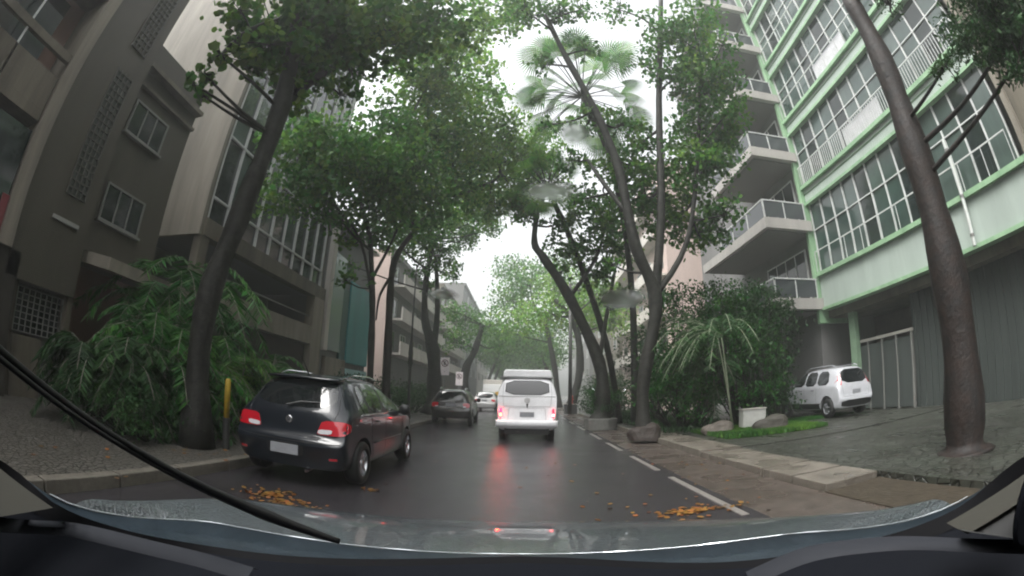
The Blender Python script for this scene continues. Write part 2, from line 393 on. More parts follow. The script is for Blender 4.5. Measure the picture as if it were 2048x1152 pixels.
MB().box(XL-.1,XL-.02,-5,2.9,2.9,4.9).build('window_band', GLASS, b0)
MB().box(XL-.3,XL+.02,2.75,2.93,2.8,3.6).build('red_panel', mat('red_panel',(.16,.03,.035),.5), b0)

# --- tiled building with lattice
b1 = empty('apartment_building', label='beige tiled building with lattice column, narrow sign and entrance canopy, left side', cat='building')
MB().box(-20,XL,3.3,5.2,2.28,14.5).build('wall', TILE, b1)
MB().box(-20,XL-.35,5.2,7.75,3.35,9.0).build('wing_wall', TILE, b1)
MB().box(-20,XL-.25,3.6,3.78,0,2.28).build('ground_pier', BEIGE2, b1)
MB().box(-9.6,XL-.1,5.08,5.24,0,2.28).build('ground_pier', BEIGE2, b1)
MB().box(-20,XL-.55,3.78,5.08,0,2.27).build('entrance_wall', GREYR, b1)
MB().box(-20,-11.2,5.24,9.4,0,3.34).build('lobby_wall', mat('lobby_wall',(.12,.07,.05),.6), b1)
g = MB()
for i in range(9): yy=3.8+i*.158; g.box(XL-.32,XL-.28,yy,yy+.02,1.35,2.2)
for i in range(8): zz=1.35+i*.12; g.box(XL-.318,XL-.282,3.8,5.07,zz,zz+.02)
g.build('window_grille', GREYF, b1)
MB().box(XL-.5,XL-.4,3.82,5.06,1.35,2.2).build('entrance_glass', GLASS, b1)
MB().box(XL-.54,XL-.25,3.8,4.6,0,1.3).build('entrance_parapet', BEIGE2, b1)
lat = MB()
for zc in np.arange(4.2,7.3,.16):
    lat.box(XL,XL+.05,4.28,4.84,zc,zc+.03)
for yc in np.arange(4.28,4.85,.14): lat.box(XL,XL+.047,yc,yc+.03,4.2,7.32)
lat.build('lattice', mat('lattice',(.075,.075,.062),.6,noise=.3), b1)
MB().box(XL+.0,XL+.012,4.31,4.81,4.2,7.3).build('lattice_opening', mat('lattice_dark',(.03,.036,.03),.5), b1)
lat = MB()
for zc in np.arange(8.0,13,.16): lat.box(XL,XL+.05,4.28,4.84,zc,zc+.03)
for yc in np.arange(4.28,4.85,.14): lat.box(XL,XL+.047,yc,yc+.03,8.0,13)
lat.build('lattice', MATS['lattice'], b1)
MB().box(XL,XL+.06,4.12,4.88,3.62,3.7).build('small_sign', mat('sign_board',(.25,.25,.23),.5), b1)
pane_window(b1, XL-.35, 1, 5.5,6.8,6.4,7.2, 3, 1, GREYF)
pane_window(b1, XL-.35, 1, 5.6,6.9,4.2,5.0, 3, 1, GREYF)
MB().box(XL-.35,XL-.05,5.2,7.75,8.08,8.2).build('cornice', BEIGE2, b1)
MB().box(XL-.35,XL-.2,5.2,7.75,7.6,7.68).build('cornice', BEIGE2, b1)
cp = MB(); cp.add([(XL-.36,5.35,3.38),(XL-.36,8.25,3.38),(XL+.75,8.25,3.22),(XL+.75,5.55,3.22),(XL-.36,5.35,3.12),(XL-.36,8.25,3.12),(XL+.75,8.25,2.96),(XL+.75,5.55,2.96)],
   [(0,1,2,3),(4,7,6,5),(3,2,6,7),(0,3,7,4),(1,5,6,2),(0,4,5,1)]); cp.build('canopy', BEIGE, b1)
MB().box(XL+.45,XL+.6,7.75,7.9,0,2.99).build('canopy_post', BEIGE2, b1)
lamp = empty('wall_lamp', (XL-.9,5.55,2.45), label='small lit lamp under the entrance canopy of the tiled building', cat='lamp')
MB().lathe([(.05,0),(.05,.08)],n=12).build('lamp_base', GREYF, lamp)
bb = MB().lathe([(.01,-.09),(.04,-.06),(.045,-.02),(.03,0)],n=12).build('bulb', mat('warm_bulb',(1,.7,.4),.5,emit=(1,.62,.3),estr=14), lamp, smooth=True)

# --- glass grid building
b2 = empty('office_building', label='beige office building with glass grid front above an open gallery, left of the street', cat='building')
MB().box(-22,XL,9.0,9.12,5.0,19).build('side_wall', BEIGE, b2)
MB().box(-22,XL-.35,9.12,17.7,5.2,18.5).build('core', mat('core',(.1,.1,.1),.6), b2)
MB().box(-9.35,XL+.1,9.121,17.75,5.0,5.52).build('slab_band', BEIGE2, b2)
MB().box(-9.3,XL+.11,16.75,17.72,0,4.997).build('corner_pier', BEIGE, b2)
MB().box(-9.3,XL+.02,9.1,9.5,0,4.99).build('corner_pier', BEIGE2, b2)
MB().box(-9.3,XL+.08,9.5,16.74,2.95,3.7).build('parapet', BEIGE, b2)
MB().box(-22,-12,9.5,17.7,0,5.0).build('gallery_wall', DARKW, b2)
MB().box(-12,-9.31,9.5,16.75,2.9,3.02).build('gallery_floor', BEIGE2, b2)
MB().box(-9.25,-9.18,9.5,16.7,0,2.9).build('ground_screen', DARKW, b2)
MB().box(-9.1,-9.06,9.5,16.7,4.1,4.14).build('gallery_rail', GREYF, b2)
MB().box(-9.34,XL-.12,17.5,17.7,5.52,18.6).build('edge_pier', BEIGE2, b2)
MB().box(-9.34,XL-.12,9.13,9.35,5.52,18.6).build('edge_pier', BEIGE2, b2)
ys = np.linspace(9.35,17.5,10); zs=[5.56,6.3,8.4,9.3,11.4,12.3,14.4,15.3,17.4,18.5]
pn=0
for i in range(9):
    for j in range(9):
        a=random.uniform(-.012,.012)
        mbp=MB(); x=XL-.2; y0,y1=ys[i],ys[i+1]; z0,z1=zs[j],zs[j+1]
        mbp.add([(x+a,y0,z0),(x-a,y1,z0),(x-a*.5,y1,z1),(x+a,y0,z1)],[(0,1,2,3)]); mbp.build('pane', GLASSB if z0>8.4 else random.choice((GLASS,GLASS,GLASS2)), b2)
fm=MB()
for yv in ys: fm.box(XL-.22,XL-.1,yv-.03,yv+.03,5.52,18.5)
for zv in zs[1:]: fm.box(XL-.22,XL-.105,9.35,17.5,zv-.03,zv+.03)
fm.build('glazing_frame', WHITEF, b2)
MB().box(-22,XL,9.0,17.8,18.6,19.2).build('roof_parapet', BEIGE, b2)

# --- teal building
b3 = empty('commercial_building', label='grey building with tall teal front panel, left side before the cream wall', cat='building')
MB().box(-22,XL-.1,17.95,24.0,0,9.1).build('wall', GREYR, b3)
MB().box(XL-.1,XL+.15,17.95,18.35,2.85,8.6).build('drain_column', PALE, b3)
MB().box(XL-.1,XL+.02,18.36,20.0,2.9,7.6).build('glass_front', mat('pale_glass',(.2,.25,.24),.15,.6), b3)
MB().box(XL-.1,XL+.04,20.01,20.7,2.6,7.4).build('dark_teal_panel', mat('teal_dark',(.015,.07,.07),.4), b3)
MB().box(XL-.1,XL+.12,20.71,23.8,2.5,6.7).build('teal_panel', TEAL, b3)
MB().box(XL-.1,XL+.10,18.36,20.7,0,2.59).build('base_wall', BEIGE, b3)
MB().box(XL-.1,XL+.14,20.71,23.8,1.2,2.2).build('sign_band', mat('teal_pale',(.22,.38,.38),.5), b3)
MB().box(XL-.1,XL+.25,17.95,24.1,9.1,9.25).build('cornice', PALE, b3)

def block(name, X, s, y0, y1, h, wallm, label, floors, bays, z0=3.5, sidem=None, bal=False, depth=12, ww=1.3, wh=1.3, gl=None, ridge=True, group=None):
    r = empty(name, label=label, cat='building', group=group)
    MB().box(X,X-s*depth,y0,y1,0,h).build('wall', wallm, r)
    if sidem: MB().box(X-s*.0,X-s*depth,y0-.05,y0-.003,0,h+.3).build('side_wall', sidem, r)
    if ridge: MB().box(X+s*.3,X-s*depth,y0,y1,h+.003,h+.35).build('roof_slab', wallm, r)
    fh=(h-z0)/floors; bw=(y1-y0)/bays
    for i in range(bays):
        for j in range(floors):
            yc=y0+bw*(i+.5); zc=z0+fh*(j+.5)
            pane_window(r,X,s,yc-ww/2,yc+ww/2,zc-wh/2,zc+wh/2,2,1,WHITEF if (i+j)%2 else GREYF,gl,sill=False)
    if bal:
        for j in range(floors):
            zb=z0+fh*j; MB().box(X,X+s*1.0,y0+.5,y1-.5,zb+.1,zb+.25).box(X+s*.9,X+s*1.0,y0+.5,y1-.5,zb+.251,zb+1.0).build('balcony', PALE, r)
    return r
block('apartment_building', XL, 1, 27.1, 44, 10.3, GREYR, 'low grey building with bright cream side wall, left, past the teal front', 3, 6, sidem=PINK, bal=True)
block('apartment_building', XL, 1, 45, 60, 12.5, BEIGE2, 'dull beige block further down the left side behind the parking signs', 4, 5, bal=True)
block('apartment_building', XL, 1, 62, 84, 17, GREYR, 'tall grey block far down the left side', 5, 6)
block('apartment_building', XL, 1, 86, 110, 14, PALE, 'pale block near the end of the left side', 4, 6)
# --- right side
XR = 12.0
g0 = empty('apartment_building', label='beige building with small windows at the far right edge', cat='building')
MB().box(XR,24,-6,3.75,3.2,20).build('wall', BEIGE2, g0)
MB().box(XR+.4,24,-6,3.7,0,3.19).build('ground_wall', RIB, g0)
pane_window(g0,XR,-1,1.7,3.0,8.2,9.4,3,1,WHITEF); pane_window(g0,XR,-1,1.7,3.0,11.6,12.8,3,1,WHITEF); pane_window(g0,XR,-1,1.7,3.0,4.9,6.1,3,1,WHITEF)
gb = empty('office_building', label='green and white building with ribbon windows and bright green edge strip, right side', cat='building')
MB().box(XR+1.4,24,3.8,14.5,3.9,24).build('core', mat('core_r',(.12,.13,.12),.6), gb)
ledges = [(4.2,5.75),(8.72,9.6),(12.2,13.05),(15.7,16.55),(19.2,20.05)]
for (z0,z1) in ledges:
    MB().box(XR-.0,XR+1.4,3.8,14.45,z0+.12,z1-.16).build('fascia', WFAC, gb)
    MB().box(XR-.16,XR+1.3,3.8,14.46,z1-.157,z1).build('ledge', GREEN, gb)
    MB().box(XR-.10,XR+1.3,3.8,14.46,z0,z0+.117).build('ledge', GREEN, gb)
    if z1-z0<1.2:
        MB().box(XR-.02,XR-.003,3.8,14.45,z0+.48,z0+.53).build('groove', mat('groove',(.06,.12,.06),.6), gb)
MB().box(XR-.22,XR+1.4,14.47,14.66,3.7,24).build('edge_strip', GREEN, gb)
MB().box(XR-.22,XR+.1,3.62,3.79,3.7,24).build('edge_strip', BEIGE, gb)
bands = [(5.75,8.72),(9.6,12.2),(13.05,15.7),(16.55,19.2),(20.05,23)]
my = [14.4-.79*i for i in range(14)]
for k,(z0,z1) in enumerate(bands):
    fm = MB(); xx=XR+.14
    for i,yv in enumerate(my):
        fm.box(xx-.05,xx+.04,yv-.028,yv+.028,z0,z1)
    for frac in (.62,): fm.box(xx-.045,xx+.035,my[-1],my[0],z0+(z1-z0)*frac-.02,z0+(z1-z0)*frac+.02)
    fo = fm.build('window_frame', WHITEF, gb)
    for i in range(13):
        a=random.uniform(-.01,.01); x=xx+.01
        MB().add([(x+a,my[i+1],z0),(x-a,my[i],z0),(x-a,my[i],z1),(x+a,my[i+1],z1)],[(0,1,2,3)]).build('pane', random.choice((GLASS,GLASS2,GLASS2,GLASS3)), fo)
    rl = MB().box(XR-.1,XR-.06,4.2,14.4,z0+.86,z0+.9)
    for yv in np.arange(4.2,14.5,.13 if k==1 else 1.02): rl.box(XR-.095,XR-.065,yv,yv+.018,z0,z0+.86)
    rl.build('railing', WHITEF, gb)
    MB().box(XR-.03,XR+.0,8.2+k*.3,10.6+k*.3,z0+.02,z0+.8).build('railing_cloth', mat('pale_cloth',(.5,.5,.52),.6,noise=.3), gb) if k in (1,2) else None
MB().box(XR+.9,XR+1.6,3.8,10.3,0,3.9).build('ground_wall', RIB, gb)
rb = MB(); y=3.8
while y<10.2: rb.box(XR+.84,XR+.897,y,y+.09,.12,3.9); y+=.3
rb.build('wall_ribs', RIB, gb)
MB().box(XR+.5,XR+.75,13.1,13.45,0,4.2).build('column', mat('pale_green',(.2,.3,.2),.5,noise=.2), gb)
MB().box(24,XR+3.2,10.3,14.5,0,3.9).build('garage_wall', mat('garage_brown',(.09,.065,.05),.7,noise=.3), gb)
MB().box(XR+.3,24,3.8,14.5,3.9,4.19).build('ground_soffit', BEIGE2, gb)
fn = empty('garage_fence', (XR+.8,11.9,0), label='grey metal panel fence under the green building behind the white car', cat='fence')
for i in range(4): MB().box(-.02,.03,-1.55+i*.78,-.82+i*.78,.2,2.55).build('fence_panel', RIB, fn)
for i in range(5): MB().box(-.05,.06,-1.61+i*.78,-1.55+i*.78,.1,2.68).build('fence_post', GREYF, fn)
MB().box(-.06,.07,-1.65,1.65,2.68,2.78).build('fence_rail', mat('fence_rail',(.3,.29,.26),.5), fn)
# drain pipe + cable on green building
pp = empty('drain_pipe', (XR-.26,6.35,0), label='pale vertical drain pipe on the white fascia behind the right trunk', cat='pipe')
MB().tube([(0,0,4.25),(0,0,7.4)],.06,10).build('pipe', mat('pipe_white',(.45,.47,.45),.5), pp)
for z in (4.5,5.6,7.0): MB().lathe([(.075,z),(.075,z+.08)],n=12).build('bracket', GREYF, pp)

# balcony building
bb = empty('apartment_building', label='grey apartment building with jutting square balconies beyond the green building', cat='building')
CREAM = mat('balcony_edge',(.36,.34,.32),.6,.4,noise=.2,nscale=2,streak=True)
MB().box(XR,24,14.75,27,0,26).build('wall', GREYR, bb)
for k in range(6):
    z = 4.25+3.3*k; yf = 21.2 if k in (1,) else 19
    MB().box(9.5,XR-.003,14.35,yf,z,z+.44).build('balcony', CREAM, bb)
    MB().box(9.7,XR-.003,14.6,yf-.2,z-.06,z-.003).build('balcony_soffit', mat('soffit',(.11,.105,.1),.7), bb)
    r=MB()
    for y in (14.42,15.9,17.4,18.8): r.box(9.55,9.6,y,y+.05,z+.44,z+1.2)
    for x in (9.55,10.6,11.7): r.box(x,x+.05,14.4,14.45,z+.44,z+1.2)
    r.box(9.54,9.61,14.4,18.9,z+1.2,z+1.25).box(9.61,11.8,14.39,14.46,z+1.2,z+1.25)
    ro=r.build('railing', WHITEF, bb)
    MB().box(9.57,9.585,14.47,18.8,z+.5,z+1.19).box(9.62,11.7,14.42,14.435,z+.5,z+1.19).build('railing_glass', mat('rail_glass',(.05,.055,.06),.1,.6), ro)
    pane_window(bb,XR,-1,15.2,18.5,z+.5,z+2.7,4,1,WHITEF,sill=False)
block('apartment_building', 10.5, -1, 30, 46, 19, PINK, 'tall pink rendered block with windows behind the right hand trees', 5, 5, bal=True, z0=4)
block('apartment_building', 10.5, -1, 48, 66, 14, BEIGE2, 'dull block far down the right side behind trees', 4, 5)
block('apartment_building', 10.5, -1, 70, 100, 16, GREYR, 'grey block near the end of the right side', 4, 6)
block('apartment_building', -9, 1, -40, -8, 15, GREYR, 'grey block behind the viewpoint on the left', 4, 6)
block('apartment_building', 12, -1, -40, -8, 15, BEIGE2, 'beige block behind the viewpoint on the right', 4, 6)

# ------------------------------------------------------------------ vehicles
TYRE = mat('tyre', (.012,.012,.012), .55, .4, bump=.2, bscale=60)
RIM = mat('alloy', (.55,.56,.58), .25, .6, metal=.9)
TRIM = mat('black_trim', (.012,.012,.013), .4, .5)
CARGL = mat('car_glass', (.008,.010,.011), .04, .75)
REDL = mat('red_lens', (.45,.008,.02), .12, .6, coat=.6)
WHTL = mat('white_lens', (.6,.6,.62), .12, .6, coat=.6)
CHROME = mat('chrome', (.7,.7,.72), .12, .6, metal=1)
PLATE = mat('number_plate', (.3,.31,.33), .45, .4, noise=.25, nscale=6)
def wetpaint(name, col, **k):
    return mat(name, col, .22, .5, coat=1, bump=.05, bscale=55, noise=.12, nscale=4, **k)
def chaikin(p, n=2, r=.25):
    for _ in range(n):
        q=[]
        for i in range(len(p)):
            a=Vector(p[i]); b=Vector(p[(i+1)%len(p)]); q += [a.lerp(b,r), a.lerp(b,1-r)]
        p=q
    return [tuple(v) for v in p]
def car_shell(name, st, m, parent, wheels, arch_r, sub=2):
    v=[];f=[];n=None
    for T,S,B in st:
        ty,tz,tw=T; sy,sz,sw=S; by,bz,bw=B
        def L(a,b,t): return a+(b-a)*t
        half=[(0,ty,tz+.015),(tw*.62,ty,tz+.008),(tw,L(ty,sy,.06),tz-.03),(L(tw,sw,.62),L(ty,sy,.62),L(tz,sz,.62)),(sw-.012,sy,sz+.02),(sw,L(sy,by,.12),L(sz,bz,.1)),(sw+.002,L(sy,by,.5),L(sz,bz,.5)),(L(sw,bw,.7),L(sy,by,.85),L(sz,bz,.85)),(bw-.05,by,bz),(bw*.5,by,bz),(0,by,bz)]
        ring=[p for p in half]+[(-x,y,z) for x,y,z in half[-2:0:-1]]
        n=len(ring); v+=ring
    for i in range(len(st)-1):
        for j in range(n):
            j2=(j+1)%n; f.append((i*n+j,i*n+j2,(i+1)*n+j2,(i+1)*n+j))
    h=n//2
    for (o,rev) in ((0,1),((len(st)-1)*n,0)):       # quad-strip end caps
        for j in range(h):
            a,b_,c,d_=o+j,o+j+1,o+(n-j-1)%n,o+(n-j)%n
            q=[a,b_,c,d_]; q=list(dict.fromkeys(q))
            if len(q)>2: f.append(tuple(q[::-1] if rev else q))
    me=bpy.data.meshes.new(name); me.from_pydata(v,[],f)
    bm=bmesh.new(); bm.from_mesh(me); bmesh.ops.recalc_face_normals(bm,faces=bm.faces); bm.to_mesh(me); bm.free()
    o=bpy.data.objects.new(name,me); COL.objects.link(o)
    s=o.modifiers.new('s','SUBSURF'); s.levels=sub; s.render_levels=sub
    cut=None
    if wheels:
        mb=MB()
        for wy in wheels:
            for sx in (-1,1): mb.lathe([(arch_r,sx*.45),(arch_r,sx*1.2)],c=(0,wy,arch_r-.03),axis='x',n=40)
        cut=mb.build('cut',m); bo=o.modifiers.new('b','BOOLEAN'); bo.operation='DIFFERENCE'; bo.object=cut; bo.solver='EXACT'
    dg=bpy.context.evaluated_depsgraph_get(); dg.update(); me2=bpy.data.meshes.new_from_object(o.evaluated_get(dg))
    bpy.data.objects.remove(o)
    if cut: bpy.data.objects.remove(cut)
    me2.materials.clear(); me2.materials.append(m); me2.name=name
    me2.polygons.foreach_set('use_smooth',[True]*len(me2.polygons))
    try: me2.set_sharp_from_angle(angle=R(50))
    except Exception: pass
    o=bpy.data.objects.new(name,me2); COL.objects.link(o); o.parent=parent
    bm=bmesh.new(); bm.from_mesh(me2); bvh=BVHTree.FromBMesh(bm); bm.free()
    return o,bvh
VW={'rear':(lambda a,b:Vector((a,-3,b)),Vector((0,1,0))),'front':(lambda a,b:Vector((a,9,b)),Vector((0,-1,0))),'left':(lambda a,b:Vector((-3,a,b)),Vector((1,0,0))),'right':(lambda a,b:Vector((3,a,b)),Vector((-1,0,0))),'top':(lambda a,b:Vector((a,b,4)),Vector((0,0,-1)))}
def hit(bvh,view,a,b):
    f,d=VW[view]; o=f(a,b); h=bvh.ray_cast(o,d)
    if h[0] is None: h=bvh.find_nearest(o+d*3)
    return h[0],h[1]
def patch(name, poly, view, bvh, m, parent, off=.006, res=.09, rnd=2, skirt=.02):
    if rnd: poly=chaikin(poly,rnd,.2)
    bm=bmesh.new(); vs=[bm.verts.new((p[0],p[1],0)) for p in poly]; f=bm.faces.new(vs)
    bmesh.ops.triangulate(bm,faces=bm.faces)
    for _ in range(5):
        lo=[e for e in bm.edges if e.calc_length()>res]
        if not lo: break
        bmesh.ops.subdivide_edges(bm,edges=lo,cuts=1); bmesh.ops.triangulate(bm,faces=bm.faces)
        bmesh.ops.beautify_fill(bm,faces=bm.faces,edges=[e for e in bm.edges if not e.is_boundary])
    _,d=VW[view]
    for v in bm.verts:
        p,nn=hit(bvh,view,v.co.x,v.co.y); v.co=p-d*off
    bd=[e for e in bm.edges if e.is_boundary]
    r=bmesh.ops.extrude_edge_only(bm,edges=bd)
    for e in r['geom']:
        if isinstance(e,bmesh.types.BMVert): e.co+=d*(off+skirt)
    bmesh.ops.recalc_face_normals(bm,faces=bm.faces)
    me=bpy.data.meshes.new(name); bm.to_mesh(me); bm.free(); me.materials.append(m)
    me.polygons.foreach_set('use_smooth',[True]*len(me.polygons))
    try: me.set_sharp_from_angle(angle=R(40))
    except Exception: pass
    o=bpy.data.objects.new(name,me); COL.objects.link(o); o.parent=parent; return o
def seam(name, pts, view, bvh, m, parent, r=.005, n=8, off=0):
    q=[]
    for i in range(len(pts)-1):
        for k in range(n):
            t=k/n; a=pts[i][0]*(1-t)+pts[i+1][0]*t; b=pts[i][1]*(1-t)+pts[i+1][1]*t; p,_=hit(bvh,view,a,b); q.append(p-VW[view][1]*off)
    p,_=hit(bvh,view,*pts[-1]); q.append(p-VW[view][1]*off)
    return MB().tube(q,r,6).build(name,m,parent,smooth=True)
def wheel(parent, x, y, r, spokes=5, rimm=None, name='wheel'):
    s=1 if x>0 else -1; w=.19
    e=bpy.data.objects.new(name,None); COL.objects.link(e); e.parent=parent; e.location=(x,y,r); e.empty_display_size=.1
    MB().lathe([(r*.62,-w/2),(r*.93,-w/2),(r,-w*.34),(r,w*.34),(r*.93,w/2),(r*.62,w/2),(r*.62,-w/2)],axis='x',n=36,cap=False).build('tyre',TYRE,e,smooth=True)
    b=MB(); f=s*w*.42
    b.lathe([(r*.64,f),(r*.66,f*1.05),(r*.6,f*.95),(r*.55,f*.3),(r*.3,f*.2)],axis='x',n=36,cap=False)
    b.lathe([(r*.16,f*.5),(r*.15,f*1.0),(.01,f*1.05)],axis='x',n=20)
    for k in range(spokes):
        a=2*math.pi*k/spokes+.3; c,sn=math.cos(a),math.sin(a)
        p0=Vector((f*.85,c*r*.12,sn*r*.12)); p1=Vector((f*.92,c*r*.61,sn*r*.61)); t=Vector((0,-sn,c))
        wd0,wd1=r*.075,r*.11; dx=Vector((f*.25,0,0))
        b.add([p0-t*wd0,p0+t*wd0,p1+t*wd1,p1-t*wd1,p0-t*wd0-dx,p0+t*wd0-dx,p1+t*wd1-dx,p1-t*wd1-dx],[(0,1,2,3),(7,6,5,4),(0,4,5,1),(1,5,6,2),(2,6,7,3),(3,7,4,0)])
    b.build('rim',rimm or RIM,e)
    MB().lathe([(r*.6,-f*.2),(.01,-f*.2)],axis='x',n=24).build('brake_disc',TRIM,e)
    return e

# --- dark hatchback, nearest on the left
gol=empty('parked_car',(-2.90,4.9,0.03),R(1.0),label='near dark blue hatchback with red tail light cluster parked at the left kerb',cat='car')
NAVY=mat('navy_paint',(.004,.007,.012),.3,.3,coat=.8,bump=.05,bscale=55)
st=[((-.02,.60,.60),(-.03,.52,.70),(.02,.25,.68)),((.03,.645,.70),(.03,.57,.80),(.2,.22,.74)),((.075,.68,.70),(.09,.63,.80),(.35,.22,.76)),
((.10,.90,.66),(.13,.84,.80),(.5,.22,.78)),((.14,1.0,.63),(.24,.93,.805),(.6,.2,.8)),((.30,1.22,.585),(.40,.955,.815),(.7,.2,.8)),((.46,1.41,.545),(.55,.96,.82),(.8,.2,.8)),((.60,1.455,.55),(.85,.955,.825),(1.0,.2,.81)),
((1.2,1.485,.57),(1.3,.94,.828),(1.4,.2,.81)),((1.9,1.47,.56),(2.,.92,.828),(2.,.2,.81)),((2.35,1.37,.54),(2.5,.91,.82),(2.5,.2,.81)),
((2.9,1.03,.66),(2.95,.90,.81),(2.95,.2,.8)),((3.4,.93,.62),(3.4,.82,.79),(3.4,.22,.78)),((3.75,.80,.56),(3.75,.70,.72),(3.75,.24,.70)),((3.86,.65,.5),(3.88,.58,.62),(3.84,.28,.62))]
body,bv=car_shell('body',st,NAVY,gol,(.66,3.12),.345)
rg=patch('rear_window',[(-.60,1.02),(.60,1.02),(.535,1.36),(.3,1.385),(-.3,1.385),(-.535,1.36)],'rear',bv,CARGL,gol,off=.004,rnd=2)
MB().tube([(-.06,.11,1.03),(.12,.16,1.09),(.38,.20,1.10)],[.014,.01,.008],6).build('rear_wiper',TRIM,gol)
sp=MB(); sp.sheet([[(x,.40-.10*(1-(x/.55)**2)*.6,1.425-.02*abs(x)) for x in np.linspace(-.52,.52,11)],[(x,.62,1.452-.02*abs(x)) for x in np.linspace(-.54,.54,11)]]); so_=sp.build('roof_spoiler',NAVY,gol,smooth=True); md=so_.modifiers.new('t','SOLIDIFY'); md.thickness=.03
seam('tailgate_seam',[(-.56,1.40),(-.64,1.0),(-.60,.80),(-.50,.66),(.50,.66),(.60,.80),(.64,1.0),(.56,1.40)],'rear',bv,TRIM,gol,.004)
seam('bumper_crease',[(-.74,.60),(-.4,.585),(.4,.585),(.74,.60)],'rear',bv,TRIM,gol,.006)
for s in (-1,1):
    tl=patch('tail_light',[(s*.47,.88),(s*.735,.885),(s*.80,.86),(s*.79,.72),(s*.70,.70),(s*.41,.70),(s*.43,.77)],'rear',bv,REDL,gol,off=.012,rnd=1)
    patch('reverse_lens',[(s*.43,.765),(s*.62,.775),(s*.60,.715),(s*.425,.71)],'rear',bv,WHTL,tl,off=.018,rnd=1)
    patch('side_lens',[(.09,.875),(.24,.85),(.22,.76),(.09,.73)],'left' if s<0 else 'right',bv,REDL,tl,off=.008,rnd=1)
    patch('rear_reflector',[(s*.60,.415),(s*.70,.42),(s*.70,.39),(s*.60,.385)],'rear',bv,REDL,gol,off=.008,rnd=0)
p,_=hit(bv,'rear',0,.47)
MB().box(-.20,.20,p.y-.02,p.y-.008,.405,.535).build('number_plate',PLATE,gol,bevel=.004)
patch('plate_recess',[(-.27,.56),(.27,.56),(.25,.38),(-.25,.38)],'rear',bv,TRIM,gol,off=.003,rnd=1)
p,_=hit(bv,'rear',0,.86)
em=MB(); em.lathe([(.042,p.y-.022),(.05,p.y-.018),(.05,p.y-.004)],c=(0,0,.85),axis='y',n=28); emb=em.build('emblem',CHROME,gol)
vv=MB()
for pts in ([(-.026,.873),(-.006,.828),(0,.845)],[(.026,.873),(.006,.828),(0,.845)],[(-.012,.873),(0,.85),(.012,.873)]): vv.tube([(a,p.y-.026,b) for a,b in pts],.004,5)
vv.build('emblem_letters',mat('emblem_dark',(.05,.055,.07),.4),emb)
bt=MB()
bt.box(.28,.37,p.y-.012,p.y+.03,.722,.742)
bt.build('badge',CHROME,gol)
for sd,s in (('left',-1),('right',1)):
    fr=patch('window_surround',[(.60,.955),(2.78,.985),(2.46,1.25),(2.1,1.41),(1.2,1.43),(.72,1.36)],sd,bv,TRIM,gol,off=.003,rnd=1)
    patch('rear_quarter_window',[(.66,.985),(.93,.985),(.96,1.36),(.80,1.34)],sd,bv,CARGL,gol,off=.006,rnd=1)
    patch('rear_door_window',[(.97,.985),(1.62,.985),(1.60,1.405),(1.0,1.39)],sd,bv,CARGL,gol,off=.006,rnd=1)
    patch('front_door_window',[(1.70,.985),(2.62,.99),(2.36,1.23),(2.05,1.38),(1.68,1.40)],sd,bv,CARGL,gol,off=.006,rnd=1)
    seam('belt_moulding',[(.62,.965),(1.6,.968),(2.75,.985)],sd,bv,CHROME,gol,.005,off=.004)
    seam('door_seam',[(1.66,.965),(1.66,.4),(1.62,.30)],sd,bv,TRIM,gol,.004)
    seam('door_seam',[(2.72,.95),(2.68,.45),(2.62,.3)],sd,bv,TRIM,gol,.004)
    seam('door_seam',[(.98,.95),(1.0,.6),(1.12,.32)],sd,bv,TRIM,gol,.004)
    seam('door_moulding',[(1.08,.55),(2.6,.55)],sd,bv,TRIM,gol,.014,off=.004)
    for yy in (1.12,1.82):
        q,_=hit(bv,sd,yy,.86); MB().tube([(q.x+s*.01,yy,.86),(q.x+s*.035,yy+.03,.862),(q.x+s*.035,yy+.13,.862),(q.x+s*.01,yy+.16,.86)],.011,6).build('door_handle',NAVY,gol)
    q,_=hit(bv,sd,2.55,.98); mi=MB(); mi.lathe([(.02,.0),(.085,.01),(.1,.05),(.085,.10),(.04,.13)],c=(q.x+s*.12,2.50,1.0),axis='y',n=16)
    mo=mi.build('wing_mirror',TRIM,gol,smooth=True); MB().tube([(q.x,2.6,.95),(q.x+s*.08,2.56,.98)],.025,6).build('mirror_arm',TRIM,mo)
    for wy in (.66,3.12): wheel(gol,s*.735,wy,.30,5)
    MB().tube([(s*.52,.75,1.455),(s*.53,.95,1.50),(s*.54,1.6,1.51),(s*.52,2.0,1.47)],.012,6).build('roof_rail',CHROME,gol)
patch('windscreen',[(-.58,2.45),(.58,2.45),(.66,2.86),(-.66,2.86)],'top',bv,CARGL,gol,off=.004,rnd=1)
MB().tube([(0,.6,1.46),(0,.5,1.56),(0,.3,1.72)],[.012,.006,.003],6).build('aerial',TRIM,gol)
MB().tube([(.3,-.01,.22),(.3,.3,.22)],.022,10).build('exhaust_pipe',CHROME,gol)

gol.scale=(1.02,1,.975)
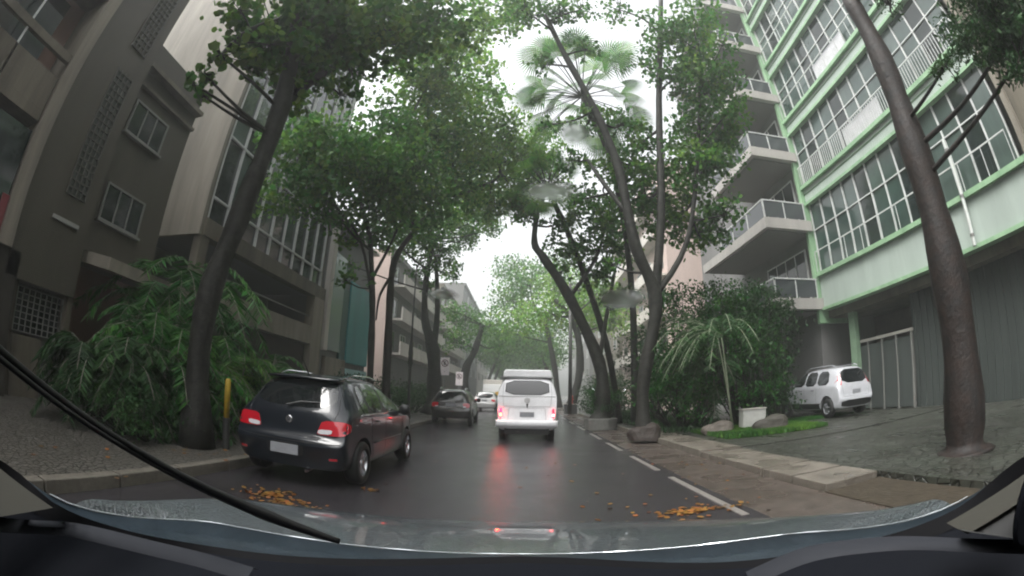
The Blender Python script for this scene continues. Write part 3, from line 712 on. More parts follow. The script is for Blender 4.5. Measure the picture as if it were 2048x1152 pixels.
# --- white camper van ahead
van=empty('camper_van',(.11,12.42,0),R(-.5),label='white van with raised roof cap and lit red tail lights driving ahead',cat='van')
VWHT=wetpaint('white_paint',(.82,.82,.84))
st=[((-.02,.60,.66),(-.03,.55,.74),(0,.40,.70)),((.03,.80,.74),(.02,.70,.815),(.15,.32,.78)),((.05,1.15,.76),(.03,.98,.84),(.3,.30,.82)),((.06,1.30,.76),(.05,1.22,.85),(.4,.30,.83)),((.09,1.55,.745),(.07,1.28,.85),(.45,.30,.83)),((.13,1.76,.72),(.12,1.30,.85),(.5,.30,.83)),
((.22,1.87,.70),(.35,1.30,.855),(.7,.30,.84)),((.5,1.90,.69),(.7,1.30,.86),(1.0,.30,.84)),((1.4,1.92,.69),(1.5,1.30,.86),(1.6,.30,.84)),((2.5,1.92,.69),(2.5,1.30,.86),(2.5,.30,.84)),((3.3,1.90,.68),(3.3,1.30,.855),(3.3,.30,.84)),
((3.75,1.82,.66),(3.8,1.28,.84),(3.7,.30,.82)),((4.1,1.28,.66),(4.1,1.18,.80),(4.0,.32,.78)),((4.25,.9,.6),(4.26,.8,.74),(4.2,.36,.70))]
body,bv=car_shell('body',st,VWHT,van,(.85,3.25),.37)
rc=MB(); prof=[(-.70,1.86),(-.69,1.98),(-.64,2.07),(.64,2.07),(.69,1.98),(.70,1.86)]
rc.prism(prof,'y',.16,3.5); rc.build('raised_roof',VWHT,van,bevel=.03)
rc=MB(); rc.prism([(-.75,1.838),(-.75,1.858),(.75,1.858),(.75,1.838)],'y',.12,3.6); rc.build('roof_gutter',mat('gutter_grey',(.35,.35,.36),.5),van)
fr=patch('rear_window_seal',[(-.63,1.345),(.63,1.345),(.60,1.755),(-.60,1.755)],'rear',bv,TRIM,van,off=.004,rnd=1)
patch('rear_window',[(-.605,1.365),(.605,1.365),(.575,1.735),(-.575,1.735)],'rear',bv,mat('van_glass',(.12,.12,.125),.2,.6),fr,off=.008,rnd=1)
seam('waist_crease',[(-.80,1.30),(-.4,1.305),(.4,1.305),(.80,1.30)],'rear',bv,MATS['gutter_grey'],van,.010)
seam('tailgate_seam',[(-.66,1.80),(-.69,1.35),(-.66,1.02),(.66,1.02),(.69,1.35),(.66,1.80)],'rear',bv,MATS['gutter_grey'],van,.006)
seam('engine_lid_seam',[(-.50,.98),(-.53,.70),(-.53,.62),(.53,.62),(.53,.70),(.50,.98),(-.50,.98)],'rear',bv,MATS['gutter_grey'],van,.006)
for s in (-1,1):
    tl=patch('tail_light',[(s*.70,.96),(s*.765,.96),(s*.775,.70),(s*.70,.70)],'rear',bv,(mat('lit_red',(.5,.01,.02),.2,.5,emit=(1,.004,.014),estr=12) if s<0 else mat('lit_red_dim',(.5,.01,.02),.2,.5,emit=(1,.006,.02),estr=2.5)),van,off=.03,rnd=1)
    tl['label']='lit tail light with bright orange core' if s<0 else 'lit red tail light'
    patch('lamp_core',[(s*.712,.81),(s*.758,.81),(s*.758,.745),(s*.712,.745)],'rear',bv,mat('core_orange',(1,.5,.1),.3,emit=(1,.30,.03),estr=14) if s<0 else mat('core_pink',(1,.4,.4),.3,emit=(1,.3,.28),estr=7),tl,off=.045,rnd=1)
bp=MB(); pts=[(-.86,.25,.53),(-.85,.02,.53),(-.80,-.08,.53),(0,-.11,.53),(.80,-.08,.53),(.85,.02,.53),(.86,.25,.53)]
sec=[(-.0,-.08),(-.02,-.03),(-.02,.05),(.0,.085)]
bp.sheet([[ (x*(1+dx*.5),y+dx,z+dz) for x,y,z in smooth_path(pts,3)] for dx,dz in [(.08,-.10),(0,-.09),(-.02,-.03),(-.02,.04),(0,.09),(.08,.10)]]); bo=bp.build('rear_bumper',VWHT,van,smooth=True)
hp,_=hit(bv,'rear',0,1.12); MB().lathe([(.01,hp.y-.03),(.022,hp.y-.028),(.03,hp.y)],c=(0,0,1.07),axis='y',n=14).box(-.012,.012,hp.y-.03,hp.y-.005,.99,1.05).build('tailgate_handle',TRIM,van)
hp,_=hit(bv,'rear',0,1.2); e=MB(); e.lathe([(.075,hp.y-.012),(.085,hp.y-.01),(.085,hp.y+.02)],c=(0,0,1.19),axis='y',n=28); e.build('emblem',mat('emblem_grey',(.5,.5,.5),.4),van)
hp,_=hit(bv,'rear',0,.78); MB().box(-.20,.20,hp.y-.03,hp.y-.015,.72,.86).build('number_plate',PLATE,van)
for sd,s in (('left',-1),('right',1)):
    for (a,b) in ((.45,1.35),(1.5,2.35),(2.5,3.45)):
        patch('side_window',[(a,1.38),(b,1.38),(b-.02,1.72),(a+.02,1.72)],sd,bv,CARGL,van,off=.006,rnd=2)
    seam('side_crease',[(.2,1.30),(3.9,1.30)],sd,bv,MATS['gutter_grey'],van,.008)
    for wy in (.85,3.25): wheel(van,s*.72,wy,.325,8,mat('steel_rim',(.4,.4,.4),.4,metal=.6))
    mo=MB().box(s*.90,s*1.02,3.55,3.58,1.36,1.56).build('wing_mirror',TRIM,van,bevel=.01); MB().tube([(s*.8,3.6,1.4),(s*.92,3.58,1.45)],.01,6).build('mirror_arm',TRIM,mo)
MB().box(-.62,.62,.05,.12,.22,.42).build('rear_valance',TRIM,van)
MB().tube([(-.25,-.04,.28),(-.25,.3,.28)],.03,10).build('exhaust_pipe',TRIM,van)

# --- generic hatch/SUV builder
def simple_car(name,loc,rz,label,paint,L=4.2,W=.85,Hh=1.6,wr=.32,belt=1.0,glass=CARGL,rails=False,vertical_lights=False,lit=False,group=None,cladding=False,detail=True):
    c=empty(name,loc,rz,label=label,cat='car',group=group); k=L/4.2
    st=[((-.02,.64,W*.78),(-.03,.55,W*.86),(.02,.32,W*.84)),((.03,.70,W*.86),(.03,.6,W*.97),(.2,.26,W*.92)),((.06,belt-.06,W*.83),(.10,belt-.12,W*.97),(.45,.25,W*.96)),((.09,belt+.02,W*.79),(.2,belt-.05,W*.975),(.6,.25,W*.97)),
    ((.24,Hh-.14,W*.70),(.40,belt-.02,W*.985),(.8,.25,W*.97)),((.40,Hh-.03,W*.69),(.8,belt-.02,W*.99),(1.,.24,W*.97)),((1.2*k,Hh,W*.70),(1.3*k,belt-.03,W),(1.4*k,.24,W*.98)),((2.1*k,Hh-.02,W*.69),(2.1*k,belt-.04,W),(2.1*k,.24,W*.98)),
    ((2.6*k,Hh-.13,W*.67),(2.7*k,belt-.04,W*.99),(2.7*k,.24,W*.98)),((3.2*k,belt+.07,W*.78),(3.2*k,belt-.08,W*.97),(3.2*k,.24,W*.96)),((3.8*k,belt-.06,W*.74),(3.8*k,belt-.16,W*.93),(3.8*k,.26,W*.93)),((4.1*k,belt-.2,W*.66),(4.1*k,belt-.28,W*.85),(4.1*k,.3,W*.82)),((4.2*k,.66,W*.58),(4.2*k,.6,W*.74),(4.16*k,.34,W*.72))]
    b,v=car_shell('body',st,paint,c,(.72*k,3.35*k),wr+.05)
    patch('rear_window',[(-W*.71,belt+.04),(W*.71,belt+.04),(W*.67,Hh-.12),(-W*.67,Hh-.12)],'rear',v,glass,c,off=.006,rnd=1)
    seam('tailgate_seam',[(-W*.66,Hh-.08),(-W*.76,belt),(-W*.7,.68),(W*.7,.68),(W*.76,belt),(W*.66,Hh-.08)],'rear',v,TRIM,c,.005)
    for s in (-1,1):
        lm=REDL
        if vertical_lights:
            t=patch('tail_light',[(s*W*.72,belt+.0),(s*W*.93,belt-.02),(s*W*.86,Hh-.20),(s*W*.72,Hh-.16)],'rear',v,lm,c,off=.012,rnd=1)
            patch('reverse_lens',[(s*W*.73,Hh-.30),(s*W*.85,Hh-.30),(s*W*.82,Hh-.20),(s*W*.72,Hh-.19)],'rear',v,WHTL,t,off=.018,rnd=1)
        else:
            t=patch('tail_light',[(s*W*.58,belt-.06),(s*W*.92,belt-.08),(s*W*.90,belt-.26),(s*W*.62,belt-.24)],'rear',v,lm,c,off=.012,rnd=1)
            patch('reverse_lens',[(s*W*.60,belt-.2),(s*W*.74,belt-.2),(s*W*.74,belt-.24),(s*W*.62,belt-.24)],'rear',v,WHTL,t,off=.018,rnd=0)
    sds=(('left',-1),('right',1))
    for sd,s in sds:
        patch('side_window',[(.62*k,belt+.03),(1.30*k,belt+.03),(1.30*k,Hh-.11),(.74*k,Hh-.14)],sd,v,glass,c,off=.006,rnd=1)
        patch('side_window',[(1.38*k,belt+.03),(2.05*k,belt+.03),(2.03*k,Hh-.11),(1.38*k,Hh-.11)],sd,v,glass,c,off=.006,rnd=1)
        patch('side_window',[(2.12*k,belt+.03),(2.98*k,belt+.05),(2.66*k,Hh-.20),(2.4*k,Hh-.12),(2.10*k,Hh-.11)],sd,v,glass,c,off=.006,rnd=1)
        if detail:
            for yy in (1.34,2.08): seam('door_seam',[(yy*k,belt),(yy*k,.4)],sd,v,TRIM,c,.004)
            for yy in (1.46,2.2):
                q,_=hit(v,sd,yy*k,belt-.12); MB().tube([(q.x,yy*k,belt-.12),(q.x+s*.03,yy*k+.03,belt-.12),(q.x+s*.03,yy*k+.13,belt-.12),(q.x,yy*k+.16,belt-.12)],.012,6).build('door_handle',TRIM,c)
            q,_=hit(v,sd,2.9*k,belt-.02); MB().lathe([(.02,.0),(.085,.01),(.1,.05),(.085,.10),(.04,.13)],c=(q.x+s*.10,2.8*k,belt+.04),axis='y',n=14).build('wing_mirror',TRIM,c,smooth=True)
        if cladding:
            patch('sill_cladding',[(1.08*k,.50),(2.98*k,.50),(2.98*k,.30),(1.08*k,.30)],sd,v,TRIM,c,off=.012,rnd=0)
        if rails: MB().tube([(s*W*.62,.5,Hh-.02),(s*W*.62,.7,Hh+.05),(s*W*.62,2.1*k,Hh+.05),(s*W*.62,2.35*k,Hh-.06)],.018,6).build('roof_rail',CHROME,c)
        for wy in (.72*k,3.35*k): wheel(c,s*(W-.10),wy,wr,5)
    q,_=hit(v,'rear',0,.80); MB().box(-.2,.2,q.y-.02,q.y-.008,.76,.89).build('number_plate',PLATE,c)
    if cladding: patch('bumper_cladding',[(-W*.86,.56),(W*.86,.56),(W*.82,.34),(-W*.82,.34)],'rear',v,TRIM,c,off=.014,rnd=1)
    patch('windscreen',[(-W*.64,2.68*k),(W*.64,2.68*k),(W*.72,3.14*k),(-W*.72,3.14*k)],'top',v,glass,c,off=.004,rnd=1)
    return c
simple_car('parked_car',(10.9,11.5,.14),R(-1),'white people carrier with roof rails and tall red tail light parked in the forecourt',wetpaint('suv_white',(.5,.51,.54)),L=4.3,W=.86,Hh=1.70,wr=.34,belt=1.08,rails=True,vertical_lights=True,cladding=True)
simple_car('parked_car',(-2.92,17.7,.02),R(1),'dark brown hatchback parked at the left kerb between the navy car and the parking signs',wetpaint('brown_black',(.018,.014,.012)),L=4.1,W=.85,Hh=1.48,wr=.31,belt=.98,rails=True)
simple_car('parked_car',(-2.9,33,.02),R(-3),'far white car beyond the dark brown hatchback on the left',wetpaint('far_white',(.6,.6,.6)),L=4.2,W=.87,Hh=1.5,wr=.31,belt=.98)
lo=empty('lorry',(-3.3,46,.0),0,label='pale lorry with small yellow panel far down the left side',cat='lorry')
MB().box(-1.05,1.05,1.6,6,.8,2.9).build('cargo_box',PALE,lo,bevel=.04)
MB().prism([(0,.5),(0,1.3),(.35,2.35),(1.55,2.4),(1.55,.5)],'x',-.95,.95).build('cab',mat('lorry_white',(.5,.5,.5),.4),lo,bevel=.05)
MB().add([(-.8,.02,1.35),(.8,.02,1.35),(.75,.33,2.2),(-.75,.33,2.2)],[(0,1,2,3)]).build('windscreen',CARGL,lo)
MB().box(.35,1.0,-.03,-.005,.75,1.6).build('yellow_panel',mat('yellow_panel',(.6,.35,.04),.5),lo)
for s in (-1,1):
    for wy in (.9,4.8): wheel(lo,s*.85,wy,.42,6)
    MB().box(s*.5,s*.8,-.02,-.002,.7,.85).build('headlight',WHTL,lo)

# ------------------------------------------------------------------ street furniture
POLE=mat('pole_dark',(.04,.04,.038),.5,.4,noise=.4); POLEG=mat('pole_grey',(.2,.2,.2),.5,.4,noise=.3)
SIGNW=mat('sign_white',(.85,.78,.80),.4,.5); SIGNR=mat('sign_red',(.10,.01,.02),.4); SIGNK=mat('sign_black',(.02,.02,.02),.4)
def parking_sign(x,y,zc,wd,hg,label):
    s=empty('parking_sign',(x,y,.13),label=label,cat='sign',group='parking signs on the left pavement')
    MB().tube([(0,.03,0),(0,.03,zc+hg/2-.15)],.03,10).build('pole',POLEG,s)
    b=MB().box(-wd/2,wd/2,-.01,.008,zc-hg/2-.13,zc+hg/2-.13).build('sign_board',SIGNW,s,bevel=.003)
    cz=zc-.13+hg*.18; r=wd*.40
    ring=MB(); ring.lathe([(r,-.016),(r*.78,-.016),(r*.78,-.011),(r,-.011),(r,-.016)],c=(0,0,cz),axis='y',n=40,cap=False); ring.build('ring',SIGNR,b)
    t=r*.2; E=MB(); h=r*.5; ww=r*.36
    E.box(-ww,-ww+t*1.4,-.0145,-.011,cz-h,cz+h)
    for zz in (cz-h,cz-t/2,cz+h-t): E.box(-ww+t*1.4,ww,-.0145,-.011,zz,zz+t)
    E.build('letter',SIGNK,b)
    q=r*.62; sl=MB(); tt=t*.5; a=.7071*tt
    sl.add([(-q-a,-.018,cz+q-a),(-q+a,-.018,cz+q+a),(q+a,-.018,cz-q+a),(q-a,-.018,cz-q-a)],[(0,1,2,3)]); sl.build('slash',SIGNR,b)
    for zz in (cz-.1,cz-.5*hg): MB().lathe([(.045,zz),(.045,zz+.04)],c=(0,.03,0),n=12).build('clamp',POLEG,s)
    return s
parking_sign(-4.35,24,2.78,.50,.98,'nearer and taller white parking sign with crossed letter E on the left pavement')
parking_sign(-4.55,31,2.35,.50,.96,'further parking sign with crossed letter E, right of the taller one')
pl=empty('lamp_post',(-4.75,18.0,.13),label='thin dark lamp post between the left trunks in front of the cream wall',cat='lamp post')
MB().lathe([(.11,0),(.11,.3),(.07,.5),(.06,2.2),(.10,2.35),(.11,2.8),(.07,3.2),(.045,3.6),(.035,6.6)],n=12).build('pole',POLE,pl,smooth=True)
MB().tube([(0,0,6.5),(.2,0,6.9),(.8,0,7.1)],[.03,.025,.02],8).build('arm',POLE,pl)
MB().lathe([(.02,.08),(.1,.05),(.14,0),(.02,-.02)],c=(.9,0,7.06),n=14).build('lamp_head',POLEG,pl)
pr=empty('utility_pole',(2.95,28,.13),label='dark utility pole right of the white van',cat='pole')
MB().lathe([(.14,0),(.12,3),(.10,8.5)],n=12).build('pole',POLE,pr,smooth=True); MB().box(-.7,.7,-.05,.05,8.0,8.12).build('crossarm',POLE,pr)
bo=empty('bollard',(-4.55,5.75,.13),label='yellow post on the left pavement behind the navy hatchback',cat='bollard')
MB().lathe([(.06,0),(.06,.5)],n=14).build('base_tube',POLE,bo)
MB().lathe([(.05,.5),(.05,1.08),(.03,1.12)],n=14).build('yellow_sleeve',mat('yellow_paint',(.42,.28,.02),.5,noise=.35,nscale=9),bo,smooth=True)
cr=empty('utility_box',(3.05,28.6,.13),label='low dark box at the right kerb beyond the van',cat='box')
MB().box(-.42,.42,-.25,.25,0,.62).build('cabinet',mat('box_dark',(.06,.06,.06),.5),cr,bevel=.03); MB().box(-.46,.46,-.28,.28,.623,.66).build('lid',PALE,cr)
rb_=empty('hydrant',(3.12,28.6,.79),label='small red hydrant shaped object on top of the dark box',cat='hydrant')
MB().lathe([(.11,0),(.11,.05),(.08,.08),(.08,.38),(.11,.42),(.1,.5),(.03,.56)],n=16).build('barrel',mat('hydrant_red',(.45,.03,.04),.4),rb_,smooth=True)
MB().tube([(-.15,0,.28),(.15,0,.28)],.035,10).build('nozzle',MATS['hydrant_red'],rb_)
bl=empty('boulder',(6.85,10.95,.13),label='dark rounded boulder at the edge of the grass left of the white people carrier',cat='rock')
def rock(name,r,sx,sy,sz,m,parent,loc=(0,0,0)):
    bm=bmesh.new(); bmesh.ops.create_icosphere(bm,subdivisions=3,radius=r)
    for v in bm.verts:
        n=1+.16*math.sin(v.co.x*7/r*.5+v.co.y*3)+.1*math.sin(v.co.z*9+v.co.y*8/r*.4); v.co=Vector((v.co.x*sx*n,v.co.y*sy*n,max(v.co.z*sz*n,-.12)))
    me=bpy.data.meshes.new(name); bm.to_mesh(me); bm.free(); me.materials.append(m); o=bpy.data.objects.new(name,me); COL.objects.link(o); o.parent=parent; o.location=loc; return o
STONE=mat('dark_stone',(.06,.055,.045),.6,.4,noise=.5,nscale=6,bump=.8)
rock('stone',.45,1.25,.8,.8,STONE,bl,(0,0,.1))
bl=empty('stone_block',(5.4,11.5,.13),label='flat grey brown stone block on the grass before the small palm',cat='rock')
rock('stone',.4,1.2,.8,.7,mat('brown_stone',(.14,.12,.1),.6,noise=.4,nscale=6,bump=.8),bl,(0,0,.1))
wb=empty('wall_block',(6.75,11.75,.13),label='white painted low wall end beside the boulder, left of the white people carrier',cat='wall')
MB().box(-.45,.35,-.15,.15,0,.62).build('wall',mat('white_wall',(.55,.55,.52),.6,noise=.2),wb,bevel=.02)
MB().box(-.47,.37,-.17,.17,.62,.65).build('coping',PALE,wb)
pc=empty('planter',(2.98,16.9,.02),label='grey concrete planter around the leaning tree with a bush, right kerb',cat='planter')
MB().lathe([(.62,0),(.66,.42),(.58,.44),(.55,.34)],n=20,cap=False).build('wall',mat('planter_conc',(.2,.2,.185),.6,noise=.4,nscale=5),pc)
MB().lathe([(.56,.33),(.01,.36)],n=20).build('soil',SOIL,pc)
for i,(x,y,z) in enumerate([(4.0,25,2.0),(5.9,25.5,2.0),(6.7,26,2.0)]):
    l_=empty('garden_lamp',(x,y,.13),label=['brightest small white lamp left of the bush, right side','middle small white lamp behind the bush','right hand small white lamp behind the leaning trunk'][i],cat='lamp',group='small lamps behind the right hand bush')
    MB().tube([(0,0,0),(0,0,z-.55)],.03,8).build('post',POLE,l_)
    MB().lathe([(.01,-.05),(.05,-.03),(.05,.03),(.01,.05)],c=(0,0,z-.5),n=12).build('bulb',mat('cool_bulb',(1,1,1),.5,emit=(.9,.95,1),estr=9 if i==0 else 6),l_,smooth=True)
    MB().lathe([(.08,.06),(.03,.09)],c=(0,0,z-.5),n=12).build('cap',POLE,l_)

# ------------------------------------------------------------------ trees
tree('street_tree', (-4.9, 5.4, 0.13), [(-4.9, 5.4, 0.13), (-4.92, 5.4, 2.25), (-4.63, 5.52, 3.86), (-4.29, 5.4, 5.82), (-4.22, 4.82, 7.7)], [0.22, 0.205, 0.19, 0.17, 0.14], [([(-4.29, 5.4, 5.82), (-4.21, 6.21, 7.28), (-3.71, 7.65, 9.48)], 0.13, 0.05), ([(-4.22, 4.82, 7.7), (-4.84, 4.34, 7.0), (-5.04, 4.11, 6.24)], 0.08, 0.02), ([(-4.26, 4.91, 7.38), (-3.82, 5.87, 8.91), (-3.03, 7.4, 10.51)], 0.1, 0.04)],
  [(-4.87, 4.31, 6.6, 0.3, 0.7), (-4.96, 4.05, 6.17, 0.3, 1), (-5.09, 4.04, 5.76, 0.25, 1), (-5.15, 3.96, 5.51, 0.2, 1), (-4.71, 4.62, 6.34, 0.3, 1), (-4.65, 4.54, 7.41, 1.0, 1.1), (-4.19, 5.61, 8.06, 1.1, 1.2), (-4.23, 5.83, 7.11, 0.75, 1), (-3.76, 6.49, 8.86, 1.1, 1), (-3.95, 6.96, 8.02, 0.6, 0.5), (-3.2, 7.33, 10.04, 1.0, 0.9), (-4.25, 7.36, 7.63, 0.5, 0.4), (-4.59, 5.29, 6.86, 0.55, 1), (-2.42, 8.15, 11.08, 0.9, 0.8), (-5.26, 4.31, 5.57, 0.22, 0.8), (-3.59, 8.25, 9.47, 0.7, 0.6), (-3.9, 5.2, 8.35, 1.1, 1.3), (-4.36, 4.55, 6.67, 0.7, 1.1), (-4.21, 5.59, 6.28, 0.5, 0.7), (-5.08, 4.06, 7.36, 0.45, 0.8), (-3.36, 6.71, 9.01, 1.1, 1.1), (-2.8, 8.13, 9.83, 0.9, 0.9), (-4.07, 5.7, 7.52, 1, 1.2), (-1.93, 8.79, 11.07, 0.9, 0.8), (-2.76, 6.97, 10.17, 1.1, 1)], leaf=0.15, m=L_NEAR, label='large near tree with dark round leaves and leaning trunk on the left pavement', aspect=0.8)
tree('street_tree', (-4.75, 13.2, 0.13), [(-4.75, 13.2, 0.13), (-4.82, 13.25, 2.54), (-4.9, 13.22, 4.15), (-5.14, 13.02, 6.13), (-5.47, 12.45, 7.33)], [0.13, 0.11, 0.1, 0.08, 0.06], [([(-4.9, 13.22, 4.15), (-5.29, 12.53, 5.95), (-6.0, 11.31, 6.83)], 0.06, 0.03), ([(-4.99, 13.19, 4.8), (-4.62, 14.06, 6.69), (-4.34, 14.36, 8.6)], 0.06, 0.03), ([(-5.1, 13.04, 5.78), (-5.55, 11.76, 6.17), (-6.07, 10.35, 7.55)], 0.05, 0.02)],
  [(-6.64, 9.99, 7.74, 1.3, 0.9), (-6.78, 9.9, 6.39, 1.0, 0.7), (-5.74, 11.66, 8.44, 1.7, 1.2), (-6.15, 10.88, 6.81, 1.3, 1.2), (-5.29, 12.96, 9.79, 1.6, 1.1), (-4.25, 14.38, 9.47, 1.8, 1.2), (-5.32, 12.95, 7.56, 1.6, 1.3), (-4.1, 14.43, 8.01, 1.5, 1.2), (-3.27, 16.68, 9.74, 1.5, 1.1), (-4.73, 13.18, 10.79, 1.1, 0.7), (-5.76, 12.76, 6.04, 0.6, 0.8), (-5.15, 13.23, 6.38, 0.7, 0.6), (-6.55, 10.05, 8.67, 0.7, 0.6), (-6.14, 10.89, 8.39, 1.6, 1.2), (-4.76, 13.16, 8.42, 1.6, 1.3), (-3.97, 14.98, 11.23, 1.5, 1.1), (-5.59, 12.4, 4.59, 0.35, 0.8), (-5.0, 13.08, 4.77, 0.3, 0.5)], leaf=0.17, m=L_MID, label='slender dark tree with dense mid green crown in front of the teal panel')
tree('street_tree', (-4.95, 15.5, 0.13), [(-4.95, 15.5, 0.13), (-4.98, 15.52, 2.77), (-5.04, 15.5, 4.65), (-4.96, 15.42, 6.19), (-4.41, 15.9, 7.59), (-3.65, 16.6, 9.23)], [0.16, 0.15, 0.14, 0.12, 0.09, 0.06], [([(-4.92, 15.43, 5.79), (-5.31, 15.09, 4.74), (-5.34, 14.98, 3.78)], 0.07, 0.03), ([(-3.65, 16.6, 9.23), (-1.31, 18.95, 11.69), (-2.67, 17.8, 13.43), (-3.68, 16.6, 14.6)], 0.09, 0.04), ([(-4.41, 15.9, 7.59), (-4.91, 14.17, 10.29), (-4.32, 14.36, 13.45)], 0.08, 0.04)],
  [(-3.44, 15.63, 13.54, 1.7, 0.8), (-4.53, 14.3, 13.42, 1.3, 0.7), (-2.28, 17.85, 13.34, 1.7, 0.8), (-1.39, 19.95, 12.54, 1.9, 0.9), (-2.7, 20.83, 11.22, 1.5, 1), (-0.37, 22.0, 12.09, 1.2, 0.9), (0.67, 19.99, 13.82, 1.5, 0.8), (-2.15, 14.84, 15.58, 1.2, 0.6), (-3.88, 13.45, 14.67, 1.3, 0.8), (-3.43, 16.65, 11.75, 1.6, 1), (-5.25, 12.98, 11.89, 0.9, 0.5), (-0.61, 17.99, 14.03, 1.1, 0.7), (-1.58, 16.93, 15.12, 0.9, 0.6), (-1.87, 11.85, 15.03, 1.4, 1), (-0.52, 11.99, 15.48, 0.9, 0.8), (-2.88, 17.77, 11.59, 1.9, 1.1), (-3.77, 14.52, 14.12, 1.6, 1), (-2.75, 16.78, 14.71, 1.8, 1), (-1.37, 18.95, 13.45, 1.9, 1), (-0.11, 20.0, 12.88, 1.7, 1), (-4.79, 13.16, 13.89, 1.2, 0.8), (-3.1, 12.63, 14.4, 1.3, 0.8), (0.93, 19.98, 12.29, 1.3, 0.9), (-1.66, 20.93, 11.27, 1.6, 1), (-3.97, 15.5, 12.35, 1.8, 1)], leaf=0.18, m=L_PALE, bark=BARK_R, label='reddish straight trunk with light green spreading crown over the street, left')
tree('street_tree', (-4.85, 23, 0.13), [(-4.85, 23, 0.13), (-4.71, 23.02, 1.43), (-4.85, 22.99, 3.57), (-5.33, 22.78, 5.14), (-5.4, 22.67, 7.33), (-5.13, 22.93, 9.74)], [0.42, 0.4, 0.36, 0.2, 0.16, 0.1], [([(-4.84, 23.0, 3.43), (-4.73, 23.02, 5.75), (-5.05, 23.26, 8.65)], 0.2, 0.1)],
  [(-5.83, 21.21, 9.11, 1.6, 0.9), (-6.47, 18.92, 8.53, 1.2, 1), (-4.91, 23.49, 9.33, 1.0, 0.8), (-4.35, 25.63, 11.74, 1.3, 0.8), (-5.63, 22.3, 10.4, 1.6, 1.1), (-4.49, 23.58, 11.54, 1.6, 1), (-3.97, 26.71, 11.12, 1.3, 0.9), (-4.87, 23.5, 8.73, 1.1, 0.8), (-2.96, 25.83, 12.17, 1.3, 0.9), (-2.23, 26.91, 12.09, 1.0, 0.8), (-4.47, 25.61, 8.6, 0.9, 0.7), (-5.31, 23.4, 7.09, 0.6, 0.7), (-5.19, 21.38, 7.52, 0.9, 0.6), (-6.5, 21.02, 10.76, 1.4, 1), (-8.08, 18.29, 6.84, 0.5, 0.6)], leaf=0.16, m=L_MID, label='stout trunk forking low beside the taller parking sign, left pavement')
tree('street_tree', (3.33, 11.9, 0.13), [(3.33, 11.9, 0.13), (3.32, 11.95, 1.75), (3.72, 11.83, 3.99), (3.14, 11.69, 5.57), (2.76, 11.57, 8.13), (2.16, 11.4, 10.08), (1.26, 11.13, 12.3), (0.61, 10.78, 14.08)], [0.2, 0.19, 0.2, 0.17, 0.14, 0.12, 0.1, 0.08], [([(3.66, 11.85, 3.85), (4.01, 11.63, 6.53), (4.33, 11.19, 10.56), (5.1, 10.31, 15.74)], 0.15, 0.09), ([(2.98, 11.63, 6.48), (2.4, 11.96, 7.61), (1.96, 12.35, 8.72)], 0.09, 0.05), ([(3.73, 11.83, 4.14), (4.79, 11.65, 5.78), (5.41, 11.27, 8.73), (5.98, 10.4, 12.51)], 0.1, 0.05)],
  [(4.82, 9.89, 13.05, 1.1, 0.6), (5.76, 10.53, 11.36, 1.3, 0.8), (5.62, 9.46, 13.04, 1.2, 0.8), (6.16, 11.45, 9.93, 1.2, 0.9), (5.2, 11.92, 9.91, 1.2, 0.7), (5.57, 11.75, 8.09, 1.2, 0.9), (6.11, 11.48, 6.6, 0.8, 0.8), (2.81, 13.72, 9.36, 0.9, 0.7), (5.18, 13.01, 7.19, 1.1, 0.8), (3.83, 12.42, 9.48, 0.9, 0.7), (6.14, 9.13, 11.58, 0.6, 0.5), (6.35, 10.18, 9.7, 0.7, 0.7), (-0.1, 10.0, 13.42, 0.7, 0.5), (1.83, 10.44, 14.06, 0.7, 0.5), (3.32, 10.49, 14.31, 0.7, 0.5), (4.88, 10.96, 11.35, 0.9, 0.7), (3.81, 12.43, 7.57, 0.8, 0.8), (-0.11, 10.5, 14.32, 1, 1), (1.57, 12.91, 7.51, 0.6, 0.6), (3.12, 12.11, 10.04, 0.8, 0.7), (3.89, 12.4, 8.49, 0.9, 0.8), (2.79, 13.21, 7.7, 0.8, 0.8), (1.43, 12.72, 8.92, 0.6, 0.6), (0.77, 12.48, 10.17, 0.5, 0.5), (0.59, 11.48, 12.11, 0.5, 0.6), (1.14, 10.74, 14.06, 0.7, 0.8), (2.01, 11.32, 12.8, 0.5, 0.5), (5.36, 10.74, 12.7, 1.3, 0.9), (6.22, 10.84, 11.25, 1.2, 0.9), (5.16, 11.93, 8.52, 1.2, 0.9), (6.54, 11.81, 9.19, 1.1, 0.9), (4.53, 13.25, 7.25, 1.1, 0.8), (4.1, 11.28, 12.23, 0.5, 0.6), (2.05, 11.82, 9.98, 0.7, 0.6), (3.43, 12.54, 8.72, 1.0, 0.8), (5.75, 12.77, 6.58, 1.1, 0.9), (2.54, 12.14, 5.09, 0.3, 0.8)], leaf=0.15, m=L_MID, label='tall dark tree leaning over the street with several trunks and an earthy base, right')
